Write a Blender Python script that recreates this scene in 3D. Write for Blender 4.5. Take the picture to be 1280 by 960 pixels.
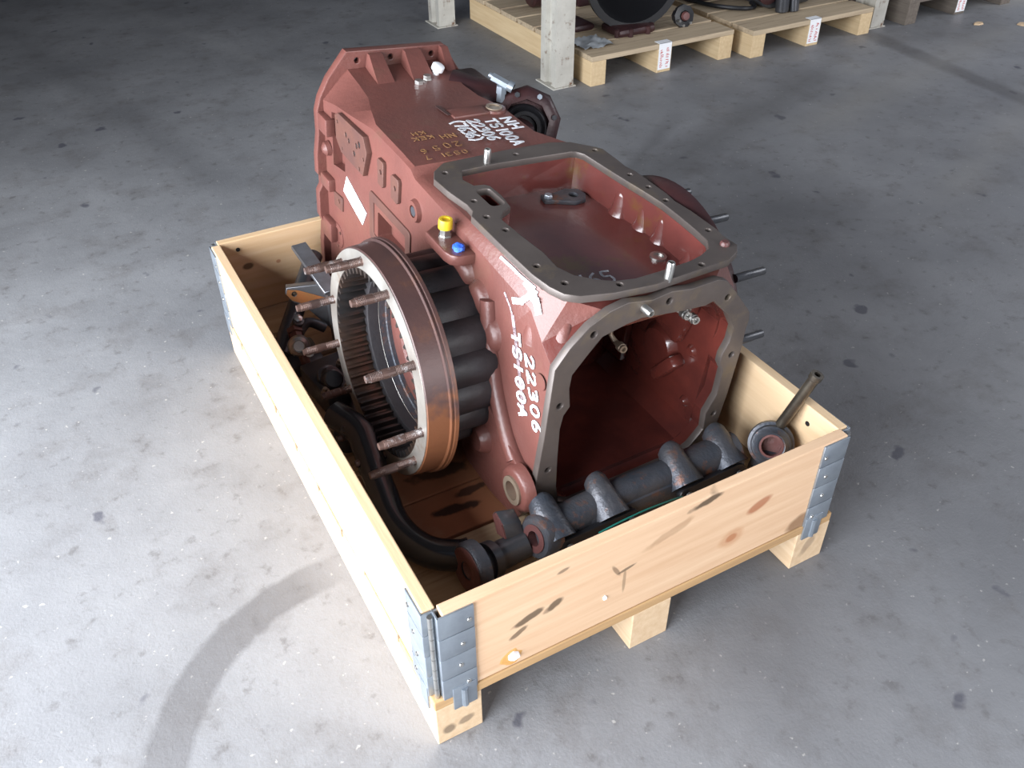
import bpy, bmesh, math, random
from mathutils import Vector, Matrix
random.seed(7)
SC = bpy.context.scene
for o in list(bpy.data.objects): bpy.data.objects.remove(o)
COL = SC.collection
PI = math.pi

# ------------------------------------------------------------------ camera
cam_d = bpy.data.cameras.new('camera'); cam = bpy.data.objects.new('camera', cam_d); COL.objects.link(cam)
cam_d.sensor_width = 36; cam_d.sensor_fit = 'HORIZONTAL'; cam_d.lens = 36*1111.05/1280
cam_d.clip_start = 0.05; cam_d.clip_end = 80
_r = Vector((0.8758136, -0.48260437, -0.00660077)); _u = Vector((0.30322271, 0.53953486, 0.78546682)); _f = Vector((0.37550837, 0.68992402, -0.61886857))
cam.matrix_world = Matrix(((_r.x,_u.x,-_f.x,-0.2512),(_r.y,_u.y,-_f.y,-0.7113),(_r.z,_u.z,-_f.z,1.3057),(0,0,0,1)))
SC.camera = cam
# ------------------------------------------------------------------ world, light, exposure
wd = bpy.data.worlds.new('world'); SC.world = wd; wd.use_nodes = True
wb = wd.node_tree.nodes['Background']; wb.inputs[0].default_value = (0.72, 0.80, 1.0, 1); wb.inputs[1].default_value = 0.26
def area(name, loc, target, sx, sy, power, col):
    d = bpy.data.lights.new(name, 'AREA'); d.shape = 'RECTANGLE'; d.size = sx; d.size_y = sy; d.energy = power; d.color = col
    o = bpy.data.objects.new(name, d); COL.objects.link(o); o.location = loc
    o.rotation_euler = (Vector(target)-Vector(loc)).to_track_quat('-Z', 'Y').to_euler(); return o
area('daylight_through_left_door', (-1.66, .0, 1.0), (3, .0, .88), 3.0, 1.9, 330, (0.90, 0.94, 1.0))
area('front_fill_light', (2.4, -4.6, 1.8), (3.3, 2.3, 0.2), 3.2, 2.2, 190, (0.97, 0.97, 1.0))  # added fill from the front for the crate and the background pallet faces
area('right_fill_light', (6.2, .2, 2.0), (2.2, 2.0, 0.0), 2.4, 2.2, 85, (0.93, 0.95, 1.0))  # added weak fill from the right to brighten the background
SC.view_settings.view_transform = 'Standard'; SC.view_settings.look = 'None'
SC.view_settings.exposure = 0.0; SC.view_settings.gamma = 1; SC.view_settings.use_curve_mapping = False

# ------------------------------------------------------------------ materials
def mat(name, col, rough=0.5, metal=0.0, col2=None, nscale=8, namt=0.5, bump=0.0, bscale=60, stretch=None, spots=None, lo=0.35, hi=0.65, coat=0, spotscale=None, spec=0.5):
    """colour noise between col and col2, optional second spot colour, fine bump"""
    m = bpy.data.materials.new(name); m.use_nodes = True; nt = m.node_tree; N = nt.nodes; L = nt.links
    b = N['Principled BSDF']; b.inputs['Roughness'].default_value = rough; b.inputs['Metallic'].default_value = metal
    b.inputs['Specular IOR Level'].default_value = spec
    if coat: b.inputs['Coat Weight'].default_value = coat; b.inputs['Coat Roughness'].default_value = 0.12
    tc = N.new('ShaderNodeTexCoord'); mp = N.new('ShaderNodeMapping'); L.new(tc.outputs['Object'], mp.inputs[0])
    if stretch: mp.inputs['Scale'].default_value = stretch
    def noise(sc, det=5, r=0.6):
        n = N.new('ShaderNodeTexNoise'); n.inputs['Scale'].default_value = sc; n.inputs['Detail'].default_value = det; n.inputs['Roughness'].default_value = r
        L.new(mp.outputs[0], n.inputs['Vector']); return n
    last = None
    if col2 is not None:
        n = noise(nscale); rp = N.new('ShaderNodeMapRange'); rp.inputs[1].default_value = lo; rp.inputs[2].default_value = hi
        L.new(n.outputs['Fac'], rp.inputs[0]); mx = N.new('ShaderNodeMix'); mx.data_type = 'RGBA'
        mx.inputs[6].default_value = (*col, 1); mx.inputs[7].default_value = (*col2, 1); L.new(rp.outputs[0], mx.inputs[0]); last = mx.outputs[2]
    if spots is not None:
        n = noise(spotscale or nscale*3.3, 6, 0.7); rp = N.new('ShaderNodeMapRange'); rp.inputs[1].default_value = 0.56; rp.inputs[2].default_value = 0.68
        L.new(n.outputs['Fac'], rp.inputs[0]); mx = N.new('ShaderNodeMix'); mx.data_type = 'RGBA'
        if last is not None: L.new(last, mx.inputs[6])
        else: mx.inputs[6].default_value = (*col, 1)
        mx.inputs[7].default_value = (*spots, 1); L.new(rp.outputs[0], mx.inputs[0]); last = mx.outputs[2]
    if last is not None: L.new(last, b.inputs['Base Color'])
    else: b.inputs['Base Color'].default_value = (*col, 1)
    if bump:
        n = noise(bscale, 4); bp = N.new('ShaderNodeBump'); bp.inputs['Strength'].default_value = bump; bp.inputs['Distance'].default_value = 0.004
        L.new(n.outputs['Fac'], bp.inputs['Height']); L.new(bp.outputs[0], b.inputs['Normal'])
    return m

def add_masks(m, masks):
    """stains with a shape of their own: list of (axes, cx, cy, rx, ry, angle, colour, strength, ragged)"""
    nt = m.node_tree; N = nt.nodes; L = nt.links; b = N['Principled BSDF']
    tc = N.new('ShaderNodeTexCoord'); sp = N.new('ShaderNodeSeparateXYZ'); L.new(tc.outputs['Object'], sp.inputs[0])
    nz = N.new('ShaderNodeTexNoise'); nz.inputs['Scale'].default_value = 35; nz.inputs['Detail'].default_value = 4; L.new(tc.outputs['Object'], nz.inputs['Vector'])
    def mth(op, a, b_, c=None):
        n = N.new('ShaderNodeMath'); n.operation = op
        for i, v in enumerate((a, b_, c)):
            if v is None: continue
            if isinstance(v, (int, float)): n.inputs[i].default_value = v
            else: L.new(v, n.inputs[i])
        return n.outputs[0]
    lk = b.inputs['Base Color'].links
    last = lk[0].from_socket if lk else None
    for (ax, cx, cy, rx, ry, ang, col, strg, rag) in masks:
        X = mth('SUBTRACT', sp.outputs[ax[0]], cx); Y = mth('SUBTRACT', sp.outputs[ax[1]], cy)
        c, s = math.cos(ang), math.sin(ang)
        u = mth('ADD', mth('MULTIPLY', X, c/rx), mth('MULTIPLY', Y, s/rx)); v = mth('ADD', mth('MULTIPLY', X, -s/ry), mth('MULTIPLY', Y, c/ry))
        d = mth('SQRT', mth('ADD', mth('MULTIPLY', u, u), mth('MULTIPLY', v, v)), 0)
        d = mth('ADD', d, mth('MULTIPLY', mth('SUBTRACT', nz.outputs['Fac'], 0.5), rag))
        mr = N.new('ShaderNodeMapRange'); mr.inputs[1].default_value = 1.1; mr.inputs[2].default_value = 0.7; mr.inputs[3].default_value = 0; mr.inputs[4].default_value = strg
        L.new(d, mr.inputs[0]); mx = N.new('ShaderNodeMix'); mx.data_type = 'RGBA'; L.new(mr.outputs[0], mx.inputs[0])
        if last is not None: L.new(last, mx.inputs[6])
        else: mx.inputs[6].default_value = b.inputs['Base Color'].default_value
        mx.inputs[7].default_value = (*col, 1); last = mx.outputs[2]
    L.new(last, b.inputs['Base Color'])
    return m

def wood(name, c1, c2, axis='x', masks=None, rough=0.7, dirt=None):
    st = {'x': (1.2, 22, 22), 'y': (22, 1.2, 22), 'z': (22, 22, 1.2)}[axis]
    m = mat(name, c1, rough, 0, c2, 3.0, bump=0.12, bscale=14, stretch=st, lo=0.3, hi=0.72, spec=0.25, spots=dirt, spotscale=2.0)
    if masks: add_masks(m, masks)
    return m
M = {}
M['paint'] = mat('red_brown_cast_paint', (0.158, 0.058, 0.047), 0.38, 0, (0.122, 0.047, 0.039), 6, bump=0.25, bscale=90, spots=(0.135, 0.060, 0.045), spotscale=9)
M['paint_in'] = mat('oily_red_primer_inside', (0.125, 0.028, 0.021), 0.22, 0, (0.070, 0.018, 0.015), 9, bump=0.15, bscale=40, coat=0.6)
M['tub'] = mat('red_primer_oil_tray', (0.165, 0.045, 0.038), 0.25, 0, (0.115, 0.034, 0.030), 7, bump=0.15, bscale=40, coat=0.5, spots=(0.15, 0.075, 0.02), spotscale=5)
M['flange'] = mat('dull_machined_flange', (0.120, 0.100, 0.090), 0.42, 0.3, (0.090, 0.074, 0.067), 10, bump=0.08, spots=(0.14, 0.11, 0.08), spotscale=14)
M['rust'] = mat('rusty_machined_pad', (0.105, 0.050, 0.042), 0.5, 0.2, (0.135, 0.060, 0.045), 20, bump=0.2)
M['ringside'] = mat('brown_rusted_hub_ring', (0.060, 0.033, 0.031), 0.42, 0.1, (0.080, 0.040, 0.034), 9, bump=0.15, spots=(0.11, 0.05, 0.032), spotscale=9)
add_masks(M['ringside'], [((1,2), -.36, .15, .10, .14, .3, (0.20,0.075,0.03), .75, 1.6)])
M['ringface'] = mat('bright_machined_ring_face', (0.60, 0.58, 0.54), 0.32, 0.75, (0.45, 0.42, 0.38), 12, spots=(0.32, 0.20, 0.13), spotscale=9)
M['gear'] = mat('oily_gear_teeth', (0.060, 0.056, 0.056), 0.28, 0.7, (0.095, 0.060, 0.045), 8, lo=.42, hi=.6)
add_masks(M['gear'], [((1,2), -.02, -.11, .10, .035, .9, (0.24,0.10,0.045), .8, 1.2)])
M['black'] = mat('black_cast_hub', (0.018, 0.018, 0.021), 0.5, 0.0, (0.028, 0.025, 0.027), 12, bump=0.3)
M['stud'] = mat('rusty_stud', (0.075, 0.048, 0.042), 0.45, 0.4, (0.11, 0.062, 0.048), 40, spots=(0.30, 0.28, 0.28), spotscale=50)
M['steel'] = mat('plain_steel', (0.55, 0.55, 0.53), 0.28, 0.9, (0.42, 0.41, 0.39), 30)
M['zinc'] = mat('zinc_plated_sheet', (0.40, 0.45, 0.50), 0.38, 0.75, (0.32, 0.36, 0.41), 25, bump=0.05)
M['darksteel'] = mat('dark_oiled_steel', (0.055, 0.060, 0.070), 0.32, 0.5, (0.085, 0.085, 0.09), 15, bump=0.15)
M['castgrey'] = mat('blue_grey_cast_iron', (0.055, 0.066, 0.085), 0.42, 0.45, (0.10, 0.10, 0.11), 14, bump=0.45, bscale=110, spots=(0.22, 0.10, 0.06), spotscale=24)
M['blackgloss'] = mat('glossy_black_pipe', (0.022, 0.025, 0.030), 0.27, 0.3, coat=0.4)
M['blackrub'] = mat('black_rubber', (0.012, 0.012, 0.014), 0.35, 0)
M['barsteel'] = mat('dull_bar_steel', (0.24, 0.25, 0.27), 0.4, 0.7, (0.17, 0.17, 0.18), 20, bump=0.1)
M['orange'] = mat('orange_rust', (0.42, 0.13, 0.035), 0.7, 0, (0.28, 0.13, 0.04), 15, bump=0.2)
M['redprimer'] = mat('red_primer_casting', (0.14, 0.055, 0.050), 0.4, 0, (0.10, 0.040, 0.038), 12, bump=0.3)
M['dark'] = mat('dark_red_brown_casting', (0.050, 0.018, 0.018), 0.4, 0.1, (0.030, 0.013, 0.015), 12, bump=0.25)
M['yellow'] = mat('yellow_plastic', (0.62, 0.42, 0.02), 0.4)
M['blue'] = mat('blue_plastic', (0.02, 0.10, 0.62), 0.4, 0, (0.10, 0.25, 0.8), 60)
M['brass'] = mat('brass_ring', (0.30, 0.24, 0.18), 0.4, 0.4, (0.24, 0.18, 0.13), 30)
M['white'] = mat('white_marker_paint', (0.86, 0.88, 0.92), 0.5)
M['ochre'] = mat('ochre_chalk_paint', (0.36, 0.19, 0.07), 0.8, 0, (0.25, 0.12, 0.06), 60)
M['label'] = mat('white_paper_label', (0.90, 0.91, 0.92), 0.5)
M['bluish'] = mat('pale_blue_print', (0.45, 0.62, 0.72), 0.6)
M['redprint'] = mat('red_label_print', (0.62, 0.20, 0.20), 0.6)
M['hole'] = mat('dark_hole_bore', (0.010, 0.009, 0.009), 0.6)
M['foam'] = mat('white_foam', (0.93, 0.92, 0.97), 0.8)
M['glue'] = mat('yellow_glue_stain', (0.62, 0.33, 0.10), 0.4)
M['rackpaint'] = mat('chipped_cream_rack_paint', (0.58, 0.56, 0.50), 0.6, 0, (0.44, 0.42, 0.37), 8, bump=0.1, spots=(0.17, 0.09, 0.05), spotscale=22)
M['shelfgrey'] = mat('grey_steel_plate', (0.30, 0.31, 0.30), 0.5, 0.4)
W1, W2_ = (0.62, 0.42, 0.235), (0.50, 0.31, 0.155)
dk = (0.05, 0.035, 0.022); kn = (0.36, 0.13, 0.06)
M['board_front'] = wood('front_pine_board', (0.70, 0.49, 0.32), (0.60, 0.385, 0.235), 'x', [
    ((0,2), .603, .230, .028, .012, .35, kn, .8, .3), ((0,2), .554, .176, .013, .010, .2, kn, .9, .3), ((0,2), .554, .176, .028, .022, .2, (0.48,0.24,0.12), .5, .3),
    ((0,2), .718, .130, .034, .020, .3, (0.22,0.12,0.06), .8, .6), ((0,2), .483, .297, .034, .008, .15, dk, .85, 1.2), ((0,2), .42, .262, .05, .010, .3, (0.33,0.19,0.10), .5, 1.2),
    ((0,2), .162, .213, .030, .008, .3, dk, .8, 1.3), ((0,2), .205, .215, .018, .009, .5, dk, .8, 1.3), ((0,2), .145, .188, .018, .006, .5, dk, .7, 1.3),
    ((0,2), .318, .228, .004, .018, .5, (0.16,0.10,0.06), .7, .5), ((0,2), .338, .222, .020, .0035, .2, dk, .7, .5), ((0,2), .335, .195, .0035, .03, 0, (0.22,0.15,0.09), .6, .5),
    ((0,2), .22, .286, .012, .004, .2, dk, .6, .6)])
M['board_side'] = wood('side_pine_board', (0.70, 0.52, 0.33), (0.60, 0.42, 0.25), 'y', [((1,2), .72, .235, .012, .007, 0, kn, .6, .3)])
M['board_back'] = wood('back_pine_board', (0.66, 0.48, 0.30), (0.56, 0.37, 0.20), 'x', [((0,2), .074, .235, .014, .009, .1, dk, .8, .3), ((0,2), .146, .228, .006, .005, 0, kn, .7, .3)])
M['runner'] = wood('pallet_runner_wood', (0.66, 0.50, 0.33), (0.55, 0.38, 0.23), 'y', [((0,2), .020, .030, .012, .012, .2, (0.10,0.07,0.05), .7, .9), ((0,2), .050, .034, .014, .009, .2, (0.10,0.07,0.05), .6, .9), ((0,2), .757, .05, .012, .03, -.5, (0.20,0.14,0.10), .5, 1.2)])
M['deck'] = wood('pallet_deck_wood', (0.50, 0.37, 0.24), (0.36, 0.25, 0.15), 'x', dirt=(0.24, 0.16, 0.10))
M['deck_edge'] = wood('pallet_deck_front_board', (0.52, 0.33, 0.16), (0.36, 0.22, 0.11), 'x')
M['deck_oily'] = wood('oil_soaked_deck_board', (0.50, 0.37, 0.24), (0.38, 0.26, 0.16), 'x', [((0,1), .40, .40, .38, .35, 0, (0.28,0.105,0.050), .95, .15), ((0,1), .20, .345, .05, .012, -.1, (0.02,0.012,0.010), .9, 1.4), ((0,1), .25, .375, .04, .01, .1, (0.02,0.012,0.010), .8, 1.4), ((0,1), .22, .45, .06, .02, -.1, (0.03,0.018,0.012), .8, 1.6)])
M['bgwood'] = wood('background_pallet_wood', (0.70, 0.54, 0.33), (0.58, 0.42, 0.24), 'y')
M['bgdeck'] = wood('background_pallet_deck', (0.56, 0.45, 0.31), (0.40, 0.31, 0.21), 'x', dirt=(0.20, 0.14, 0.10))
M['oldwood'] = wood('weathered_grey_wood', (0.20, 0.17, 0.14), (0.12, 0.10, 0.085), 'y')

# ------------------------------------------------------------------ mesh helpers
def new_obj(name, me, m=None, parent=None):
    o = bpy.data.objects.new(name, me); COL.objects.link(o)
    if m is not None:
        ms = m if isinstance(m, (list, tuple)) else [m]
        me.materials.clear()
        for q in ms: me.materials.append(M[q] if isinstance(q, str) else q)
    if parent is not None: o.parent = parent
    return o
def tag(o, label=None, cat=None, group=None, kind=None):
    if label: o['label'] = label
    if cat: o['category'] = cat
    if group: o['group'] = group
    if kind: o['kind'] = kind
    return o
def empty(name, loc, rot=None):
    o = bpy.data.objects.new(name, None); COL.objects.link(o); o.empty_display_size = 0.05
    o.location = loc
    if rot is not None: o.rotation_euler = rot
    return o
def smooth(me, ang=40):
    for p in me.polygons: p.use_smooth = True
    try: me.set_sharp_from_angle(angle=math.radians(ang))
    except Exception: pass
def bm_mesh(bm, name, sm=True, ang=40):
    me = bpy.data.meshes.new(name); bmesh.ops.recalc_face_normals(bm, faces=bm.faces); bm.to_mesh(me); bm.free()
    if sm: smooth(me, ang)
    return me
def frame(z, x=None):
    z = Vector(z).normalized()
    if x is None: x = Vector((0,0,1)) if abs(z.z) < 0.9 else Vector((1,0,0))
    x = Vector(x); x = (x - z*x.dot(z)).normalized(); y = z.cross(x)
    return Matrix((x, y, z)).transposed()
def add_box(bm, a, b, rot=None, bev=0.0):
    a, b = Vector(a), Vector(b); c = (a+b)/2; s = b-a
    r = bmesh.ops.create_cube(bm, size=1.0, matrix=Matrix.Translation(c) @ (rot.to_4x4() if rot else Matrix()) @ Matrix.Diagonal((abs(s.x), abs(s.y), abs(s.z), 1)))
    if bev:
        es = list({e for v in r['verts'] for e in v.link_edges})
        bmesh.ops.bevel(bm, geom=es, offset=bev, segments=2, affect='EDGES', profile=0.5)
def lathe(bm, p, axis, prof, seg=24, x=None):
    """revolve profile [(r, h)...] round axis at p; closes ends with r==0"""
    R = frame(axis, x); p = Vector(p); rings = []
    for (r, h) in prof:
        if r < 1e-6: rings.append([bm.verts.new(p + R @ Vector((0,0,h)))])
        else: rings.append([bm.verts.new(p + R @ Vector((r*math.cos(2*PI*i/seg), r*math.sin(2*PI*i/seg), h))) for i in range(seg)])
    for a, b in zip(rings[:-1], rings[1:]):
        for i in range(seg):
            j = (i+1) % seg
            if len(a) == 1 and len(b) == 1: continue
            if len(a) == 1: bm.faces.new((a[0], b[i], b[j]))
            elif len(b) == 1: bm.faces.new((a[i], b[0], a[j]))
            else: bm.faces.new((a[i], b[i], b[j], a[j]))
def cyl(bm, p, q, r, r2=None, seg=20, bev=0.0):
    p, q = Vector(p), Vector(q); h = (q-p).length; r2 = r if r2 is None else r2
    prof = [(0,0), (r-bev,0)] + ([(r,bev)] if bev else []) + ([(r2,h-bev)] if bev else []) + [(r2-bev,h), (0,h)]
    lathe(bm, p, q-p, prof, seg)
def tube(bm, pts, r, seg=14, cap=True):
    pts = [Vector(p) for p in pts]; rad = r if isinstance(r, (list, tuple)) else [r]*len(pts)
    rings = []; prevx = None
    for i, p in enumerate(pts):
        d = (pts[min(i+1, len(pts)-1)] - pts[max(i-1, 0)]).normalized()
        F = frame(d, prevx); prevx = F.col[0]
        rings.append([bm.verts.new(p + F @ Vector((rad[i]*math.cos(2*PI*k/seg), rad[i]*math.sin(2*PI*k/seg), 0))) for k in range(seg)])
    for a, b in zip(rings[:-1], rings[1:]):
        for k in range(seg): bm.faces.new((a[k], a[(k+1)%seg], b[(k+1)%seg], b[k]))
    if cap: bm.faces.new(rings[0][::-1]); bm.faces.new(rings[-1])
def spline_pts(P, n=6):
    P = [Vector(p) for p in P]; out = []
    for i in range(len(P)-1):
        p0 = P[max(i-1,0)]; p1 = P[i]; p2 = P[i+1]; p3 = P[min(i+2, len(P)-1)]
        for k in range(n):
            t = k/n; out.append(0.5*((2*p1)+(p2-p0)*t+(2*p0-5*p1+4*p2-p3)*t*t+(3*p1-p0-3*p2+p3)*t**3))
    out.append(P[-1]); return out
def circle(cx, cy, r, n=14, ph=0): return [(cx+r*math.cos(2*PI*i/n+ph), cy+r*math.sin(2*PI*i/n+ph)) for i in range(n)]
def rrect(x0, y0, x1, y1, r, n=4):
    out = []
    for (cx, cy, a) in ((x1-r, y0+r, -90), (x1-r, y1-r, 0), (x0+r, y1-r, 90), (x0+r, y0+r, 180)):
        for k in range(n+1):
            t = math.radians(a+90*k/n); out.append((cx+r*math.cos(t), cy+r*math.sin(t)))
    return out
def plate(name, outer, holes, origin, ex, ey, depth, bev=0.0015, ang=35):
    """flat plate with true holes: outline in the plane (ex, ey) at origin, going back `depth` along -(ex x ey)"""
    cu = bpy.data.curves.new(name, 'CURVE'); cu.dimensions = '2D'; cu.fill_mode = 'BOTH'; cu.extrude = depth/2 - bev; cu.bevel_depth = bev; cu.bevel_resolution = 1; cu.offset = -bev
    for P in [outer]+holes:
        s = cu.splines.new('POLY'); s.points.add(len(P)-1); s.use_cyclic_u = True
        for i, (x, y) in enumerate(P): s.points[i].co = (x, y, 0, 1)
    t = bpy.data.objects.new(name, cu); COL.objects.link(t)
    dg = bpy.context.evaluated_depsgraph_get(); me = bpy.data.meshes.new_from_object(t.evaluated_get(dg)); bpy.data.objects.remove(t)
    ex, ey = Vector(ex).normalized(), Vector(ey).normalized(); n = ex.cross(ey); o = Vector(origin) - n*depth/2
    me.transform(Matrix(((ex.x,ey.x,n.x,o.x),(ex.y,ey.y,n.y,o.y),(ex.z,ey.z,n.z,o.z),(0,0,0,1))))
    smooth(me, ang); me.name = name
    return me
def prism_bm(P, f, a, b):
    """solid prism: f(u, v, t) -> point; polygon P swept from t=a to t=b"""
    bm = bmesh.new(); A = [bm.verts.new(f(u, v, a)) for u, v in P]; B = [bm.verts.new(f(u, v, b)) for u, v in P]; n = len(P)
    for i in range(n): bm.faces.new((A[i], A[(i+1)%n], B[(i+1)%n], B[i]))
    bm.faces.new(A[::-1]); bm.faces.new(B); bmesh.ops.recalc_face_normals(bm, faces=bm.faces); return bm
def boolean(me, cutters, op='DIFFERENCE'):
    o = bpy.data.objects.new('tmp_body', me); COL.objects.link(o); tmp = []
    for c in cutters:
        co = bpy.data.objects.new('tmp_cut', c); COL.objects.link(co); tmp.append(co)
        md = o.modifiers.new('b', 'BOOLEAN'); md.operation = op; md.object = co; md.solver = 'EXACT'
    dg = bpy.context.evaluated_depsgraph_get(); r = bpy.data.meshes.new_from_object(o.evaluated_get(dg))
    for t in tmp+[o]: bpy.data.objects.remove(t)
    return r
GL = {  # single-stroke glyphs in a unit box
 'N': [[(0,0),(0,1),(.9,0),(.9,1)]], 'H': [[(0,0),(0,1)],[(.85,0),(.85,1)],[(0,.5),(.85,.5)]], 'T': [[(0,1),(1,1)],[(.5,1),(.5,0)]],
 'S': [[(.9,.88),(.6,1),(.2,.92),(.1,.7),(.35,.55),(.75,.45),(.85,.2),(.55,0),(.05,.1)]], '1': [[(.45,0),(.5,1)]],
 '0': [[(.5,1),(.15,.8),(.1,.35),(.4,0),(.75,.1),(.9,.55),(.75,.9),(.5,1)]], 'A': [[(0,0),(.5,1),(.95,0)],[(.15,.35),(.85,.35)]],
 '2': [[(.05,.8),(.3,1),(.75,.95),(.85,.7),(.5,.35),(.05,0),(.95,.04)]], '3': [[(.1,.95),(.7,1),(.8,.75),(.4,.55),(.85,.4),(.75,.08),(.1,0)]],
 '6': [[(.8,1),(.3,.75),(.1,.35),(.3,0),(.75,.05),(.85,.35),(.5,.5),(.15,.35)]], '7': [[(.05,1),(.9,1),(.4,0)]],
 '(': [[(.7,1.15),(.3,.8),(.25,.3),(.6,-.15)]], ')': [[(.2,1.15),(.65,.8),(.7,.3),(.3,-.15)]],
 'K': [[(0,0),(0,1)],[(.9,1),(.05,.45),(.9,0)]], 'E': [[(.9,1),(0,1),(0,0),(.9,0)],[(0,.5),(.7,.5)]], '5': [[(.9,1),(.15,1),(.1,.6),(.7,.55),(.8,.2),(.4,0),(.05,.08)]],
 ' ': []}
def stroke_quads(bm, pts, n, w, th):
    for p, q in zip(pts[:-1], pts[1:]):
        d = (q-p).normalized(); s = n.cross(d)*w/2; e = d*w*0.35
        lo = [p-e-s, q+e-s, q+e+s, p-e+s]; v = [bm.verts.new(c) for c in lo] + [bm.verts.new(c+n*th) for c in lo]
        for f in ((3,2,1,0),(4,5,6,7),(0,1,5,4),(1,2,6,5),(2,3,7,6),(3,0,4,7)): bm.faces.new([v[i] for i in f])
def writing(text, o, right, up, n, h, cw, gap, w, th=0.0005, sm=True):
    bm = bmesh.new(); o, right, up, n = Vector(o), Vector(right), Vector(up), Vector(n); x = 0
    for ch in text:
        for st in GL[ch]:
            pts = [o + right*(x+a*cw) + up*(b*h) for a, b in st]
            if sm and len(pts) > 4: pts = spline_pts(pts, 3)
            stroke_quads(bm, pts, n, w, th)
        x += cw+gap if ch != '1' else cw*0.6+gap
    return bm_mesh(bm, 'writing', False)

# ------------------------------------------------------------------ setting: floor and shed
fm = bpy.data.materials.new('worn_concrete'); fm.use_nodes = True; nt = fm.node_tree; N = nt.nodes; L = nt.links; B = N['Principled BSDF']
tc = N.new('ShaderNodeTexCoord'); sp = N.new('ShaderNodeSeparateXYZ'); L.new(tc.outputs['Object'], sp.inputs[0])
def nz(sc, det=6, r=0.6, vec=None):
    n = N.new('ShaderNodeTexNoise'); n.inputs['Scale'].default_value = sc; n.inputs['Detail'].default_value = det; n.inputs['Roughness'].default_value = r
    L.new(vec or tc.outputs['Object'], n.inputs['Vector']); return n.outputs['Fac']
def mr(v, a, b, c=0, d=1):
    n = N.new('ShaderNodeMapRange'); L.new(v, n.inputs[0])
    for i, q in enumerate((a, b, c, d)): n.inputs[i+1].default_value = q
    return n.outputs[0]
def mm(op, a, b=0.0, cl=False):
    n = N.new('ShaderNodeMath'); n.operation = op; n.use_clamp = cl
    for i, v in enumerate((a, b)):
        if isinstance(v, (int, float)): n.inputs[i].default_value = v
        else: L.new(v, n.inputs[i])
    return n.outputs[0]
def mixc(f, a, b):
    n = N.new('ShaderNodeMix'); n.data_type = 'RGBA'
    if isinstance(f, (int, float)): n.inputs[0].default_value = f
    else: L.new(f, n.inputs[0])
    for i, v in ((6, a), (7, b)):
        if isinstance(v, tuple): n.inputs[i].default_value = (*v, 1)
        else: L.new(v, n.inputs[i])
    return n.outputs[2]
c = mixc(mr(nz(1.3, 8, .62), .35, .68), (0.254, 0.257, 0.266), (0.160, 0.162, 0.170))
c = mixc(mr(nz(7, 8, .7), .5, .75, 0, .6), c, (0.115, 0.105, 0.10))
c = mixc(mr(nz(28, 4, .6), .60, .72, 0, .5), c, (0.10, 0.095, 0.095))
c = mixc(mr(nz(75, 3, .5), .68, .74, 0, .8), c, (0.42, 0.41, 0.39))
c = mixc(mr(nz(11, 3, .4), .70, .74, 0, .7), c, (0.055, 0.055, 0.075))
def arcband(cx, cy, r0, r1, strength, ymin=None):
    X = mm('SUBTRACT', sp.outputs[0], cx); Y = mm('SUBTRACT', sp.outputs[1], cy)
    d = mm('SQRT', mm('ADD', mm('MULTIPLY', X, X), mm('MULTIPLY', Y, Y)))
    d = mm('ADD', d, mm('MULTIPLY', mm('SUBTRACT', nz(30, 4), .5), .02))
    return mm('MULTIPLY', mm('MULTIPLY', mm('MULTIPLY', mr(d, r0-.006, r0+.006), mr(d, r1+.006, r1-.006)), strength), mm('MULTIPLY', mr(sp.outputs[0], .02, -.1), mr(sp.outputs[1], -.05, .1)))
def lineband(p, q, w, strength, soft=.02):
    dx, dy = q[0]-p[0], q[1]-p[1]; l = math.hypot(dx, dy); nx, ny = -dy/l, dx/l
    d = mm('ADD', mm('MULTIPLY', mm('SUBTRACT', sp.outputs[0], p[0]), nx), mm('MULTIPLY', mm('SUBTRACT', sp.outputs[1], p[1]), ny))
    d = mm('ABSOLUTE', mm('ADD', d, mm('MULTIPLY', mm('SUBTRACT', nz(5, 4), .5), .08)))
    t = mm('ADD', mm('MULTIPLY', mm('SUBTRACT', sp.outputs[0], p[0]), dx/l), mm('MULTIPLY', mm('SUBTRACT', sp.outputs[1], p[1]), dy/l))
    e = mm('MULTIPLY', mr(t, -.1, .15), mr(t, l+.1, l-.15))
    return mm('MULTIPLY', mm('MULTIPLY', mr(d, w/2+soft, w/2-soft), e), strength)
c = mixc(lineband((4.9, 2.25), (4.2, 2.55), .5, .7, .08), c, (0.40, 0.38, 0.35))
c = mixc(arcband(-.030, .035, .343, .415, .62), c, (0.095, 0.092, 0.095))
c = mixc(lineband((3.3, 2.35), (3.1, .6), .10, .55), c, (0.085, 0.08, 0.08))
c = mixc(lineband((2.75, 2.0), (1.0, 1.3), .12, .45, .06), c, (0.09, 0.088, 0.088))
c = mixc(lineband((4.0, 2.0), (2.2, 1.55), .16, .35, .07), c, (0.30, 0.29, 0.27))
c = mixc(lineband((4.2, 1.7), (2.2, 0.9), .12, .30, .06), c, (0.30, 0.29, 0.27))
c = mixc(lineband((1.9, 1.9), (1.35, 1.5), .05, .3, .02), c, (0.08, 0.078, 0.08))
c = mixc(lineband((1.1, .5), (.5, -.3), .25, .4, .15), c, (0.085, 0.085, 0.09))
c = mixc(lineband((-.4, 5.0), (.2, 2.2), .10, .35, .06), c, (0.09, 0.09, 0.095))
c = mixc(lineband((.1, 5.2), (.9, 2.6), .08, .3, .05), c, (0.30, 0.30, 0.30))
L.new(c, B.inputs['Base Color'])
L.new(mr(nz(4, 5), .3, .7, .42, .72), B.inputs['Roughness'])
bp = N.new('ShaderNodeBump'); bp.inputs['Strength'].default_value = 0.24; bp.inputs['Distance'].default_value = 0.004
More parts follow.
